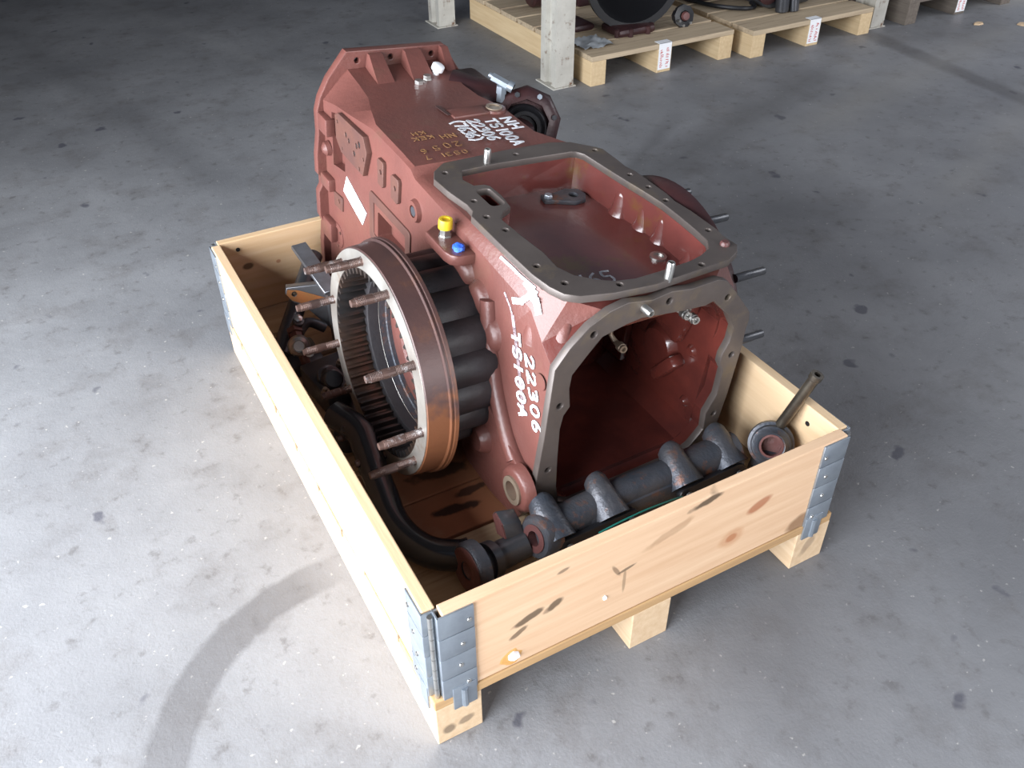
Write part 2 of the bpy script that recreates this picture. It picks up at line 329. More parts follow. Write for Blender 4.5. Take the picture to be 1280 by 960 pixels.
L.new(mm('ADD', nz(45, 6, .65), mm('MULTIPLY', nz(180, 3), .4)), bp.inputs['Height']); L.new(bp.outputs[0], B.inputs['Normal'])
M['floor'] = fm
M['shedwall'] = mat('dark_profiled_shed_wall', (0.05, 0.05, 0.055), 0.8, 0, (0.04, 0.04, 0.042), 2)

def struct_box(name, a, b, m):
    bm = bmesh.new(); add_box(bm, a, b); return tag(new_obj(name, bm_mesh(bm, name, False), m), kind='structure')
struct_box('floor', (-5, -6, -.1), (9, 10, 0), 'floor')
def wall_with_door():
    bm = bmesh.new(); add_box(bm, (-1.9, 2.0, 0), (-1.75, 8.2, 3.9)); add_box(bm, (-1.9, -6, 0), (-1.75, -1.7, 3.9)); add_box(bm, (-1.9, -1.7, 2.6), (-1.75, 2.0, 3.9))
    return bm
tag(new_obj('wall_left', bm_mesh(wall_with_door(), 'wall_left', False), 'shedwall'), kind='structure')
struct_box('wall_back', (-1.75, 6.6, 0), (9, 6.75, 3.9), 'shedwall')
struct_box('unseen_ceiling', (-1.9, -.7, 3.9), (2.6, 6.75, 4.0), 'shedwall')  # unseen; keeps sky light off the rear left, cut short on the right

# ------------------------------------------------------------------ pallet under the crate
H = 0.1125; TOPZ = H+.195
def pallet(name, loc, w, l, h, xs, rw, boards, label, group, mats, gone=()):
    p = tag(empty(name, loc), label, 'pallet', group)
    for i, x in enumerate(xs):
        bm = bmesh.new(); add_box(bm, (x, 0, 0), (x+rw, l, h-.0205), bev=.0015); new_obj('runner', bm_mesh(bm, 'runner', False), mats[0], p)
    for i, (y0, y1, mk) in enumerate(boards):
        bm = bmesh.new(); e = random.uniform(-.0015, .0015); add_box(bm, (e, y0, h-.0205), (w+e, y1, h), bev=.002)
        o = new_obj('deck_board', bm_mesh(bm, 'deck_board', False), mk, p)
        if mk == 'deck_oily': o['label'] = 'oil soaked brown deck board'
    return p
pb = [(0, .135, 'deck_edge'), (.141, .282, 'deck'), (.289, .395, 'deck_oily'), (.399, .515, 'deck_oily'), (.53, .65, 'deck'), (.665, .785, 'deck'), (.80, .92, 'deck'), (.935, 1.05, 'deck'), (1.062, 1.2, 'deck')]
pallet('pallet', (0, 0, 0), .8, 1.2, H, (0, .361, .722), .078, pb, 'wooden pallet under the crate collar, with an oil stained deck', None, ('runner',))

# collar
col_e = tag(empty('pallet_collar', (0, 0, H)), 'pine collar boards with grey steel corner hinges standing on the nearest pallet', 'crate')
def cboard(a, b, m):
    bm = bmesh.new(); add_box(bm, a, b, bev=.0018); me = bm_mesh(bm, 'board', False)
    o = new_obj('board', me, m, col_e); o.matrix_parent_inverse = Matrix.Translation((0, 0, -H)); return o
T_ = .020; G = .012
cboard((.025, .002, H+.001), (.782, .002+T_, TOPZ), 'board_front')
cboard((.018, 1.178, H+.001), (.782, 1.198, TOPZ), 'board_back')
cboard((.002, .020, H+.001), (.002+T_, 1.176, TOPZ), 'board_side')
cboard((.778, .020, H+.001), (.798, 1.176, TOPZ), 'board_side')
def bolt_hole(p, ax, par):
    bm = bmesh.new(); p = Vector(p); cyl(bm, p, p+Vector(ax)*.0015, .005, seg=12); o = new_obj('bolt_hole', bm_mesh(bm, 'bolt_hole'), 'hole', par); o.matrix_parent_inverse = Matrix.Translation((0,0,-H))
for p, ax in (((.059, 1.1765, .284), (0,1,0)), ((.7785, .085, .272), (1,0,0)), ((.7785, .32, .272), (1,0,0)), ((.7785, .105, .20), (1,0,0)), ((.72, 1.1765, .284), (0,1,0))):
    bolt_hole(p, (Vector(ax)*-1), col_e)
def hinge(cx, cy, sx, sy):
    """corner hinge: two sheet steel leaves wrapping the board ends and a knuckle at the corner"""
    h = empty('corner_hinge', (cx, cy, 0)); h.parent = col_e; h.location = (cx, cy, 0)
    z0, z1 = -.001, .193   # relative to collar base
    def leaf(flip):
        bm = bmesh.new(); n = 4; hz = (z1-z0)/n
        # a leaf lies along u (away from the corner) and v (outward)
        for k in range(n):
            a0 = z0+k*hz; a1 = a0+hz; o = .0012
            for (u0, u1, v0, v1) in ((.014, .070, -.0032, .0002), (.0135, .0165, -.0030, .023)):
                b = .0008*(1 if k % 2 else 2)
                if flip: add_box(bm, (sx*(v0-b*.5), sy*u0, a0+.0006), (sx*v1, sy*u1, a1-.0006), bev=.0008)
                else: add_box(bm, (sx*u0, sy*(v0-b*.5), a0+.0006), (sx*u1, sy*v1, a1-.0006), bev=.0008)
        # tab that laps down over the pallet runner
        if flip: add_box(bm, (sx*-.0055, sy*.016, z0-.034), (sx*-.001, sy*.045, z0+.02), bev=.001)
        else: add_box(bm, (sx*.028, sy*-.0055, z0-.034), (sx*.068, sy*-.0015, z0+.02), bev=.0015); 
        if not flip: cyl(bm, (sx*.047, sy*-.0045, z0-.030), (sx*.047, sy*-.0045, z0+.012), .006, seg=10)
        o = new_obj('hinge_leaf', bm_mesh(bm, 'hinge_leaf', True, 30), 'zinc', h)
    leaf(False); leaf(True)
    bm = bmesh.new()
    for k in range(8): cyl(bm, (sx*.0075, sy*.0075, z0+k*.0242), (sx*.0075, sy*.0075, z0+k*.0242+.0232), .0042, seg=12)
    new_obj('hinge_pin', bm_mesh(bm, 'hinge_pin'), 'steel', h)
    for k in range(4):
        zz = z0+.022+k*.048; dx = (.056, .045, .050, .062)[k]
        bm = bmesh.new(); lathe(bm, (sx*dx, sy*-.004, zz), (0, -sy, 0), [(0,0), (.004,0), (.0035,.0015), (0,.003)], 10); new_obj('rivet', bm_mesh(bm, 'rivet'), 'steel', h)
        bm = bmesh.new(); lathe(bm, (sx*-.004, sy*dx, zz), (-sx, 0, 0), [(0,0), (.004,0), (.0035,.0015), (0,.003)], 10); new_obj('rivet', bm_mesh(bm, 'rivet'), 'steel', h)
for cx, cy, sx, sy in ((.002,.002,1,1), (.798,.002,-1,1), (.002,1.198,1,-1), (.798,1.198,-1,-1)): hinge(cx, cy, sx, sy)
# white foam scraps stuck on the front board with a yellow glue ring
def blob(name, p, n, r, h, m, seg=11, jit=.25, sx=1, lab=None):
    bm = bmesh.new(); F = frame(n); p = Vector(p); rr = [r*(1+random.uniform(-jit, jit)) for _ in range(seg)]
    a = [bm.verts.new(p+F@Vector((rr[i]*sx*math.cos(2*PI*i/seg), rr[i]*math.sin(2*PI*i/seg), 0))) for i in range(seg)]
    b = [bm.verts.new(p+F@Vector((rr[i]*sx*.8*math.cos(2*PI*i/seg), rr[i]*.8*math.sin(2*PI*i/seg), h))) for i in range(seg)]
    for i in range(seg): bm.faces.new((a[i], a[(i+1)%seg], b[(i+1)%seg], b[i]))
    bm.faces.new(a[::-1]); bm.faces.new(b); return bm_mesh(bm, name, False)
o = new_obj('glue_stain', blob('glue_stain', (.131, .0021, .136), (0,-1,0), .019, .0006, 'glue', 14, .15), 'glue', col_e); o.matrix_parent_inverse = Matrix.Translation((0,0,-H))
o = new_obj('foam_scrap', blob('foam_scrap', (.135, .0018, .138), (0,-1,0), .0125, .004, 'foam', 6, .25), 'foam', col_e); o.matrix_parent_inverse = Matrix.Translation((0,0,-H))
o = new_obj('foam_scrap', blob('foam_scrap', (.300, .0018, .175), (0,-1,0), .0045, .002, 'foam', 5, .2, 1.3), 'foam', col_e); o.matrix_parent_inverse = Matrix.Translation((0,0,-H))

# ------------------------------------------------------------------ transmission housing (local frame: X right, Y back, Z up, top flange at Z=0)
RM = Matrix(((0.99693615, -0.02929448, 0.07252687), (0.033742, 0.99757482, -0.06087653), (-0.07056764, 0.06313721, 0.99550686)))
TV = Vector((0.53075533, 0.20645701, 0.56970557)); BASE = Vector((0, .46, -.475))
hs = tag(empty('transmission_housing', TV+RM@BASE, RM.to_euler()), 'large red-brown cast iron gearbox housing standing open in the wooden crate', 'machine part')
OFF = Matrix.Translation(-BASE)
def hp(name, me, m, parent=None, label=None):
    me.transform(OFF); o = new_obj(name, me, m, parent or hs)
    if label: o['label'] = label
    return o
def hb(name, bm, m, parent=None, label=None, ang=40): return hp(name, bm_mesh(bm, name, True, ang), m, parent, label)
def zb(x, y): return (.1135 - TV.z + .07056764*x - .06313721*y)/.99550686

# body: loft of cross sections
ST = [ # Y, left upper(x,z), left top(x,z), right top, right upper, lower half widths
 (.014, (-.198,-.108), (-.112,-.026), (.112,-.026), (.197,-.112), .203, .205),
 (.045, (-.199,-.082), (-.160,-.013), (.155,-.013), (.198,-.080), .203, .205),
 (.085, (-.199,-.046), (-.183,-.013), (.180,-.013), (.198,-.045), .204, .205),
 (.300, (-.199,-.030), (-.183,-.013), (.183,-.013), (.198,-.030), .205, .205),
 (.494, (-.200,-.018), (-.187,-.0125), (.170,-.0125), (.198,-.030), .205, .205),
 (.510, (-.201,-.006), (-.193,-.001), (.130,-.001), (.190,-.060), .205, .203),
 (.560, (-.201,-.003), (-.194, .004), (.094, .004), (.180,-.090), .205, .195),
 (.680, (-.201, .000), (-.194, .009), (.088, .009), (.170,-.120), .205, .190),
 (.745, (-.203,-.008), (-.176, .010), (.068, .010), (.170,-.120), .205, .190),
 (.805, (-.204,-.016), (-.156, .010), (.066, .010), (.175,-.115), .205, .195),
 (.860, (-.205,-.022), (-.150, .013), (.070, .013), (.180,-.110), .205, .200),
 (.905, (-.207,-.030), (-.150, .020), (.078, .020), (.190,-.105), .205, .205),
 (.935, (-.208,-.036), (-.150, .026), (.084, .026), (.200,-.100), .206, .210)]
bm = bmesh.new(); rings = []
for (y, lu, lt, rt, ru, wl, wr) in ST:
    zc = -.33 if y < .6 else -.33-(y-.6)*.2
    P = [(-wl+.03, zb(-wl+.03, y)), (-wl, zb(-wl, y)+.05), (-wl, zc), lu, lt, rt, ru, (wr, zc), (wr, zb(wr, y)+.05), (wr-.03, zb(wr-.03, y))]
    rings.append([bm.verts.new((x, y, z)) for x, z in P])
for a, b in zip(rings[:-1], rings[1:]):
    for i in range(10): bm.faces.new((a[i], a[(i+1)%10], b[(i+1)%10], b[i]))
bm.faces.new(rings[0][::-1]); bm.faces.new(rings[-1])
bmesh.ops.recalc_face_normals(bm, faces=bm.faces)
bmesh.ops.triangulate(bm, faces=[f for f in bm.faces if len(f.verts) == 4])
body = bpy.data.meshes.new('casting'); bm.to_mesh(body); bm.free()
TIN = [(-.121,.463),(-.04,.466),(.118,.460),(.128,.456),(.137,.442),(.144,.36),(.149,.31),(.154,.27),(.158,.22),(.156,.17),(.152,.12),(.147,.085),(.132,.064),(.105,.052),(.076,.045),(.013,.040),(-.04,.038),(-.075,.045),(-.10,.060),(-.126,.085),(-.137,.115),(-.134,.16),(-.140,.22),(-.143,.28),(-.128,.300),(-.106,.312),(-.100,.350),(-.101,.392),(-.108,.400),(-.128,.404),(-.136,.43)]
FIN = [(-.118,-.066),(-.141,-.094),(-.165,-.126),(-.166,-.153),(-.159,-.193),(-.169,-.209),(-.172,-.237),(-.167,-.306),(-.160,-.375),(-.150,-.418),(-.120,-.434),(.12,-.422),(.150,-.405),(.166,-.385),(.174,-.372),(.168,-.330),(.183,-.291),(.180,-.231),(.167,-.211),(.166,-.191),(.175,-.164),(.174,-.134),(.150,-.099),(.107,-.060),(.089,-.064),(.04,-.061),(-.045,-.051),(-.075,-.055)]
def cut(P, f, a, b):
    bm = prism_bm(P, f, a, b); me = bpy.data.meshes.new('c'); bm.to_mesh(me); bm.free(); return me
fz = lambda u, v, t: (u, v, t); fy = lambda u, v, t: (u, t, v); fx = lambda u, v, t: (t, u, v)
grow = [(x*1.0, max(z, -.428) if z < -.08 else min(z, -.09)) for x, z in FIN]
cuts = [cut(TIN, fz, -.075, .05), cut(rrect(-.136,.324,-.108,.386,.008), fz, -.05, .05), cut(FIN, fy, -.02, .034),
        cut([(-.165,-.40),(-.14,-.425),(.14,-.41),(.17,-.385),(.17,-.14),(.15,-.105),(.10,-.088),(-.09,-.088),(-.14,-.11),(-.17,-.14)], fy, .033, .56),
        cut(rrect(.520,-.225,.655,-.165,.006), fx, -.25, -.172),                       # window in the left wall
        cut([(.885,-.045),(.855,-.038),(.82,-.10),(.822,-.155),(.885,-.165)], fx, -.25, -.185),
        cut([(p[0], p[1]) for p in circle(.0, -.0, .001, 3)], fx, -.26, -.255)]
body = boolean(body, cuts)
# material index: 1 = tray, 2 = front cavity
body.materials.clear()
for k in ('paint', 'tub', 'paint_in'): body.materials.append(M[k])
for p in body.polygons:
    c_ = p.center; p.material_index = 0
    if -.0755 <= c_.z < -.0135 and .038 < c_.y < .47 and -.145 < c_.x < .160: p.material_index = 1
    elif -.0515 < c_.z < -.0495 and .3 < c_.y < .4: p.material_index = 1
    elif c_.z < -.05 and .016 < c_.y < .57 and abs(c_.x) < .186 and c_.z > -.44 and not (.5 < c_.y < .66 and c_.x < -.17): p.material_index = 2
smooth(body, 28); body.name = 'casting'
body.transform(OFF); cast = bpy.data.objects.new('casting', body); COL.objects.link(cast); cast.parent = hs
bv = cast.modifiers.new('soft_edges', 'BEVEL'); bv.width = .004; bv.segments = 2; bv.limit_method = 'ANGLE'; bv.angle_limit = math.radians(32); bv.use_clamp_overlap = True

from mathutils.bvhtree import BVHTree
_bv = BVHTree.FromPolygons([v.co.copy() for v in body.vertices], [tuple(p.vertices) for p in body.polygons])
CL = RM.transposed() @ (Vector((-0.2512, -0.7113, 1.3057)) - TV)
def drape(y, z, x=-.2, lift=.0016):
    # lay a painted point of the left wall onto the casting's own surface
    P = Vector((x, y, z)); d = (P-CL).normalized(); h = _bv.ray_cast(P-BASE-d*.15, d, .4)
    if h[0] is None: return P, Vector((-1,0,0))
    n = h[1] if h[1].dot(d) < 0 else -h[1]
    return h[0]+BASE+n*lift, n
def drape_strokes(bm, pts2, w, x=-.2, th=.0006, step=.006, lift=.0016):
    for a, b in zip(pts2[:-1], pts2[1:]):
        k = max(1, int(math.hypot(b[0]-a[0], b[1]-a[1])/step)); Q = [drape(a[0]+(b[0]-a[0])*i/k, a[1]+(b[1]-a[1])*i/k, x, lift) for i in range(k+1)]
        for (p, n), (q, n2) in zip(Q[:-1], Q[1:]):
            if (q-p).length > 1e-5: stroke_quads(bm, [p, q], n, w, th)
def drape_text(text, y0, z0, dy, dz, h, pitch, cw, w):
    l = math.hypot(dy, dz); dy, dz = dy/l, dz/l; uy, uz = dz, -dy   # letters' tops towards the front
    if uy > 0: uy, uz = -uy, -uz
    bm = bmesh.new(); k = 0
    for ch in text:
        for st in GL[ch]:
            P = spline_pts([(a, b, 0) for a, b in st], 3) if len(st) > 4 else [Vector((a, b, 0)) for a, b in st]
            drape_strokes(bm, [(y0+dy*(k+p.x*cw)+uy*p.y*h, z0+dz*(k+p.x*cw)+uz*p.y*h) for p in P], w)
        k += pitch
    return bm

# top flange
TOUT = [(-.184,.451),(-.170,.478),(-.139,.503),(-.06,.508),(.005,.512),(.099,.512),(.142,.499),(.178,.462),(.187,.449),(.186,.40),(.184,.37),(.190,.345),(.190,.25),(.186,.22),(.190,.18),(.190,.11),(.186,.09),(.188,.054),(.172,.036),(.140,.021),(.06,.016),(-.02,.010),(-.097,.017),(-.150,.030),(-.170,.045),(-.180,.070),(-.186,.11),(-.187,.20),(-.186,.307),(-.176,.322),(-.174,.345),(-.182,.40)]
THO = [(-.154,.466),(-.156,.353),(-.163,.296),(-.155,.246),(-.166,.130),(-.152,.071),(-.074,.034),(.087,.029),(.167,.061),(.173,.113),(.171,.229),(.173,.283),(.170,.337),(.168,.450),(.009,.488)]
hp('top_flange', plate('top_flange', TOUT, [TIN, rrect(-.136,.324,-.108,.386,.008)]+[circle(x, y, .0058) for x, y in THO], (0,0,0), (1,0,0), (0,1,0), .0135), 'flange', label='grey-brown machined top rim with bolt holes')
FOUT = [(-.190,-.455),(-.205,-.43),(-.206,-.361),(-.202,-.25),(-.201,-.105),(-.178,-.070),(-.147,-.038),(-.112,-.019),(-.08,-.012),(-.03,-.020),(.006,-.014),(.05,-.020),(.105,-.017),(.128,-.026),(.167,-.067),(.204,-.108),(.209,-.125),(.208,-.149),(.212,-.185),(.212,-.296),(.208,-.374),(.205,-.42),(.19,-.443)]
FHO = [(-.180,-.184),(-.136,-.056),(.006,-.032),(.138,-.060),(.190,-.197),(.190,-.337),(-.184,-.326)]
hp('front_flange', plate('front_flange', FOUT[::-1], [FIN]+[circle(x, z, .0062) for x, z in FHO], (0,0,0), (1,0,0), (0,0,1), .0150), 'flange', label='dark machined front rim with bolt holes')
# bolt bores behind the rim holes
for x, y in THO: bm = bmesh.new(); lathe(bm, (x, y, -.0129), (0,0,1), [(0,0),(.0075,0),(.0075,.0002),(0,.0002)], 12); hb('bolt_bore', bm, 'hole')
for x, z in FHO: bm = bmesh.new(); lathe(bm, (x, .0141, z), (0,-1,0), [(0,0),(.008,0),(.008,.0002),(0,.0002)], 12); hb('bolt_bore', bm, 'hole')
# dowel pins
for p, ax, l in (((-.061,.476,-.005), (0,0,1), .032), ((.009,.018,-.005), (0,0,1), .034), ((-.046,.004,-.030), (0,-1,0), .024)):
    bm = bmesh.new(); p = Vector(p); lathe(bm, p, ax, [(0,0),(.0068,0),(.0068,l-.002),(.0055,l),(.004,l),(.004,l-.006),(0,l-.006)], 16); hb('dowel_pin', bm, 'steel')
bm = bmesh.new(); lathe(bm, (.166,.062,-.004), (0,0,1), [(0,0),(.0085,0),(.0085,.008),(.006,.011),(0,.011)], 14); hb('plug', bm, 'redprimer')
# things in the oil tray
me = plate('oil_strainer_plate', [(-.052,-.012),(-.03,-.016),(.005,-.028),(.030,-.02),(.038,.0),(.030,.020),(.005,.028),(-.03,.012),(-.052,.012)], [circle(.012, 0, .0095)], (.091,.415,-.066), (1,-.18,0), (.18,1,0), .009); hp('locking_plate', me, 'castgrey', label='grey steel plate bolted to the tray floor')
bm = bmesh.new(); lathe(bm, (.050,.422,-.069), (0,0,1), [(0,0),(.009,0),(.009,.007),(.0075,.009),(0,.009)], 6); hb('bolt_head', bm, 'zinc')
bm = bmesh.new(); lathe(bm, (.103,.413,-.0745), (0,0,1), [(0,.002),(.0095,.002),(.0095,.0045)], 14); hb('bolt_bore', bm, 'hole')
bm = bmesh.new(); lathe(bm, (.124,.168,-.076), (0,0,1), [(.0155,0),(.0155,.005),(.010,.005),(.010,.002),(0,.002)], 18); hb('ring_bore', bm, 'steel', label='bright ringed hole in the tray floor')
# ribs and pads cast into the tray's right wall
for y, r in ((.330, .022), (.268, .020), (.215, .018), (.125, .020)):
    bm = bmesh.new(); xw = .150 if y > .3 else .158
    lathe(bm, (xw+.012, y, -.0765), (0,0,1), [(0,0),(r+.006,0),(r,.012),(r*.82,.040),(r*.6,.052),(0,.056)], 22); hb('wall_rib', bm, 'tub', ang=60)
bm = bmesh.new(); add_box(bm, (-.142,.225,-.0755), (-.124,.250,-.040), bev=.006); hb('wall_rib', bm, 'tub')
hp('white_marking', writing('165', (-.056,.140,-.0749), (1,-.12,0), (.12,1,0), (0,0,1), .034, .019, .008, .0045), 'white', label='white painted digits on the tray floor')

# front cavity features
def boss(fn, m='paint_in', name='inner_boss', ang=40):
    bm = bmesh.new(); fn(bm); return hb(name, bm, m, ang=ang)
boss(lambda b: add_box(b, (.146,.085,-.225), (.176,.20,-.115), rot=Matrix.Rotation(.25, 3, 'X'), bev=.014))
boss(lambda b: add_box(b, (.150,.24,-.38), (.176,.34,-.12), bev=.012))
boss(lambda b: add_box(b, (.138,.10,-.335), (.176,.125,-.255), rot=Matrix.Rotation(.6, 3, 'X'), bev=.008))
boss(lambda b: cyl(b, (.176,.155,-.275), (.155,.155,-.275), .050, .043, 28, .006))
boss(lambda b: cyl(b, (.176,.075,-.235), (.164,.075,-.235), .015, .012, 14, .004))
boss(lambda b: cyl(b, (.176,.060,-.345), (.162,.060,-.345), .013, .010, 14, .004))
boss(lambda b: lathe(b, (.08,.56,-.28), (0,-1,0), [(.085,0),(.085,.05),(.060,.055),(.060,.0)], 28))
boss(lambda b: lathe(b, (-.07,.56,-.22), (0,-1,0), [(.06,0),(.06,.07),(.04,.075),(.04,.0)], 24))
boss(lambda b: add_box(b, (-.165,.30,-.42), (.17,.325,-.33), bev=.01))
for p in ((.099,.050,-.114), (.113,.042,-.122), (.034,.120,-.214)):
    bm = bmesh.new(); lathe(bm, p, (-.15,-1,.15), [(0,-.02),(.0055,-.02),(.0055,-.004),(.0088,-.004),(.0088,.006),(.0075,.007),(.0075,.012),(.0045,.012),(.0045,.006),(0,.006)], 12)
    if p[0] > .05: lathe(bm, (p[0], p[1]+.014, p[2]-.004), (0,0,1), [(0,0),(.006,0),(.006,abs(p[2]+.084)+.004),(0,abs(p[2]+.084)+.004)], 10)
    else: tube(bm, [(p[0],p[1]+.018,p[2]),(p[0]-.004,p[1]+.03,p[2]+.01),(p[0]-.006,p[1]+.034,-.085)], .005, 10)
    hb('pipe_fitting', bm, 'brass' if p[0] < .05 else 'steel')
# tapped boss in the flange corner on the right outside
bm = bmesh.new(); cyl(bm, (.207,.03,-.337), (.225,.03,-.337), .018, .015, 16, .003); add_box(bm, (.2,.01,-.36), (.214,.06,-.31), bev=.005); hb('side_boss', bm, 'dark')

# rear flange with pockets, ears and ribs
RO = [(-.152,.062),(.078,.056),(.086,.046),(.119,-.003),(.152,-.030),(.210,-.085),(.228,-.107),(.232,-.16),(.232,-.50),(.21,-.515),(-.19,-.535),(-.222,-.52),(-.224,-.38),(-.220,-.33),(-.228,-.31),(-.228,-.25),(-.220,-.235),(-.220,-.215),(-.228,-.205),(-.228,-.16),(-.222,-.11),(-.223,-.061),(-.215,-.031),(-.195,.008)]
hp('rear_flange', plate('rear_flange', RO, [circle(-.128,.041,.006), circle(-.050,.041,.006), circle(.048,.038,.006)], (0,.927,0), (1,0,0), (0,0,1), .022, .002), 'paint')
def web(x0, x1, xt0, xt1, y0=.82, zt=.054):
    bm = bmesh.new(); v = [bm.verts.new(p) for p in ((x0,y0-.01,.000),(x1,y0-.01,.000),(x0,.93,.000),(x1,.93,.000),(xt0,.915,zt),(xt1,.915,zt),(xt0,.93,zt),(xt1,.93,zt))]
    for f in ((0,1,3,2),(4,5,7,6),(0,1,5,4),(2,3,7,6),(0,2,6,4),(1,3,7,5)): bm.faces.new([v[i] for i in f])
    bmesh.ops.recalc_face_normals(bm, faces=bm.faces); hb('flange_web', bm, 'paint', ang=50)
web(-.112,-.070,-.105,-.075,.850); web(-.030,.022,-.022,.016,.845); web(.062,.085,.066,.082,.87)
for z0, z1 in ((-.10,-.06), (-.23,-.20), (-.36,-.31)):
    bm = bmesh.new(); add_box(bm, (-.222,.88,z0), (-.200,.935,z1), bev=.004); hb('flange_web', bm, 'paint')
bm = bmesh.new(); lathe(bm, (-.207,.905,-.135), (-1,0,-.1), [(0,0),(.017,0),(.015,.010),(.007,.016),(0,.018)], 16); hb('side_bolt', bm, 'paint')
# ribbing along the left wall's lower rear
bm = bmesh.new(); lathe(bm, (-.199,.875,-.338), (-1,0,0), [(0,0),(.032,0),(.030,.008),(.020,.010),(.018,.006),(0,.006)], 26); hb('round_cover', bm, 'paint')
for a in (20, 140, 260):
    bm = bmesh.new(); lathe(bm, (-.207,.875+.024*math.cos(math.radians(a)),-.338+.024*math.sin(math.radians(a))), (-1,0,0), [(0,0),(.004,0),(.004,.003),(0,.003)], 6); hb('screw', bm, 'rust')

# raised pads on the left wall
def pad(name, P, x0, dep, m, holes=(), bev=.0015, label=None):
    # outline given in (Y, Z); seen from the left the plane's right-hand axis is -Y
    me = plate(name, [(-y, z) for y, z in P][::-1], [[(-a, b) for a, b in circle(y, z, r, 10)] for y, z, r in holes], (x0,0,0), (0,-1,0), (0,0,1), dep, bev)
    return hp(name, me, m, label=label)
pad('cover_pad', [(.848,-.034),(.828,-.024),(.700,-.022),(.683,-.050),(.704,-.108),(.818,-.106),(.845,-.085)], -.214, .016, 'rust', [(.835,-.045,.004),(.79,-.055,.0055),(.775,-.062,.0055),(.735,-.056,.006),(.722,-.048,.007),(.748,-.078,.006),(.70,-.07,.004),(.722,-.100,.004),(.812,-.095,.003)], label='rusty machined pad with small holes')
for q in ((.837,-.046),(.79,-.056),(.775,-.063),(.735,-.057),(.722,-.049),(.748,-.079)):
    bm = bmesh.new(); lathe(bm, (-.2112, q[0], q[1]), (-1,0,0), [(0,0),(.0065,0),(.0065,.0002),(0,.0002)], 10); hb('bolt_bore', bm, 'hole')
for P in ([(.645,-.046),(.640,-.040),(.618,-.040),(.615,-.046),(.616,-.090),(.622,-.096),(.642,-.094)], [(.582,-.050),(.575,-.045),(.550,-.045),(.546,-.052),(.548,-.092),(.555,-.098),(.580,-.096)], [(.885,-.228),(.837,-.224),(.834,-.230),(.837,-.258),(.883,-.262)]):
    cy_ = sum(p[0] for p in P)/len(P); cz_ = sum(p[1] for p in P)/len(P)
    pad('tapped_pad', P, -.209, .012, 'rust', [(cy_, cz_, .005)])
    bm = bmesh.new(); lathe(bm, (-.2052, cy_, cz_), (-1,0,0), [(0,0),(.006,0),(.006,.0002),(0,.0002)], 10); hb('bolt_bore', bm, 'hole')
pad('window_frame', rrect(.500,-.245,.693,-.130,.014), -.206, .010, 'rust', [(.682,-.142,.003),(.682,-.225,.003),(.60,-.140,.003)]) if False else None
me = plate('window_frame', [(-y, z) for y, z in rrect(.500,-.245,.693,-.132,.012)], [[(-y, z) for y, z in rrect(.522,-.225,.672,-.152,.004)]], (-.206,0,0), (0,-1,0), (0,0,1), .010, .0015); hp('window_frame', me, 'rust', label='machined frame round the side window')
bm = bmesh.new(); lathe(bm, (-.198,.484,-.077), (-1,0,0), [(0,0),(.024,0),(.020,.011),(.012,.011),(.012,.006),(0,.006)], 20); hb('round_boss', bm, 'paint')
bm = bmesh.new(); lathe(bm, (-.2045,.484,-.077), (-1,0,0), [(0,0),(.0095,0),(.0095,.0035),(0,.0035)], 16); hb('boss_plug', bm, 'castgrey')
me = plate('sticker', [(-y, z) for y, z in [(.812,-.160),(.707,-.196),(.730,-.235),(.833,-.204)]][::-1], [], (-.2060,0,0), (0,-1,0), (0,0,1), .0009, .0001); st_ = hp('sticker', me, 'label', label='white paper sticker on the left wall')
bm = bmesh.new()
for y0, z0, y1, z1 in ((.752,-.196,.742,-.203),(.775,-.200,.755,-.208),(.790,-.198,.770,-.206)): stroke_quads(bm, [Vector((-.2061,y0,z0)), Vector((-.2061,y1,z1))], Vector((-1,0,0)), .004, .0003)
hb('sticker_print', bm, 'bluish')

# writing on the top face (reads towards the camera, letters' tops to the right)
R_, U_, NN = Vector((0,-1,0)), Vector((1,0,0)), Vector((0,0,1))
zt = .0075
hp('white_marking', writing('NH', (.055,.626,zt+.0008), R_, U_, NN, .023, .022, .009, .0058), 'white', label='white painted letters on the rear top face')
hp('white_marking', writing('TS100A', (.020,.632,zt), R_, U_, NN, .023, .017, .0055, .0052), 'white', label='white painted letters and digits on the rear top face')
hp('white_marking', writing('22306', (-.014,.642,zt), R_, U_, NN, .022, .016, .0045, .0050), 'white', label='white painted digits on the rear top face')
hp('white_marking', writing('(7636)', (-.049,.648,zt), R_, U_, NN, .024, .0145, .002, .0050), 'white', label='white painted digits in brackets on the rear top face')
R2, U2 = Vector((-1,0,0)), Vector((0,-1,0))
bm_parts = [('20', (-.074,.566,.0048), .019, .014, .008, .0024), ('5', (-.122,.562,.0045), .017, .012, .010, .0022), ('6', (-.150,.556,.0045), .016, .011, .010, .0020), ('NH', (-.068,.600,.0056), .016, .013, .005, .0026), ('KEK', (-.112,.606,.0058), .014, .011, .005, .0022), ('KH', (-.120,.626,.0066), .013, .011, .005, .0020), ('1 7', (-.122,.532,.0030), .014, .010, .008, .0020), ('053', (-.076,.532,.0028), .013, .011, .006, .0022)]
for t, o_, h_, cw, gp, w_ in bm_parts: hp('chalk_marking', writing(t, (o_[0], o_[1], o_[2]+.0008), R2, U2, NN, h_, cw, gp, w_), 'ochre')
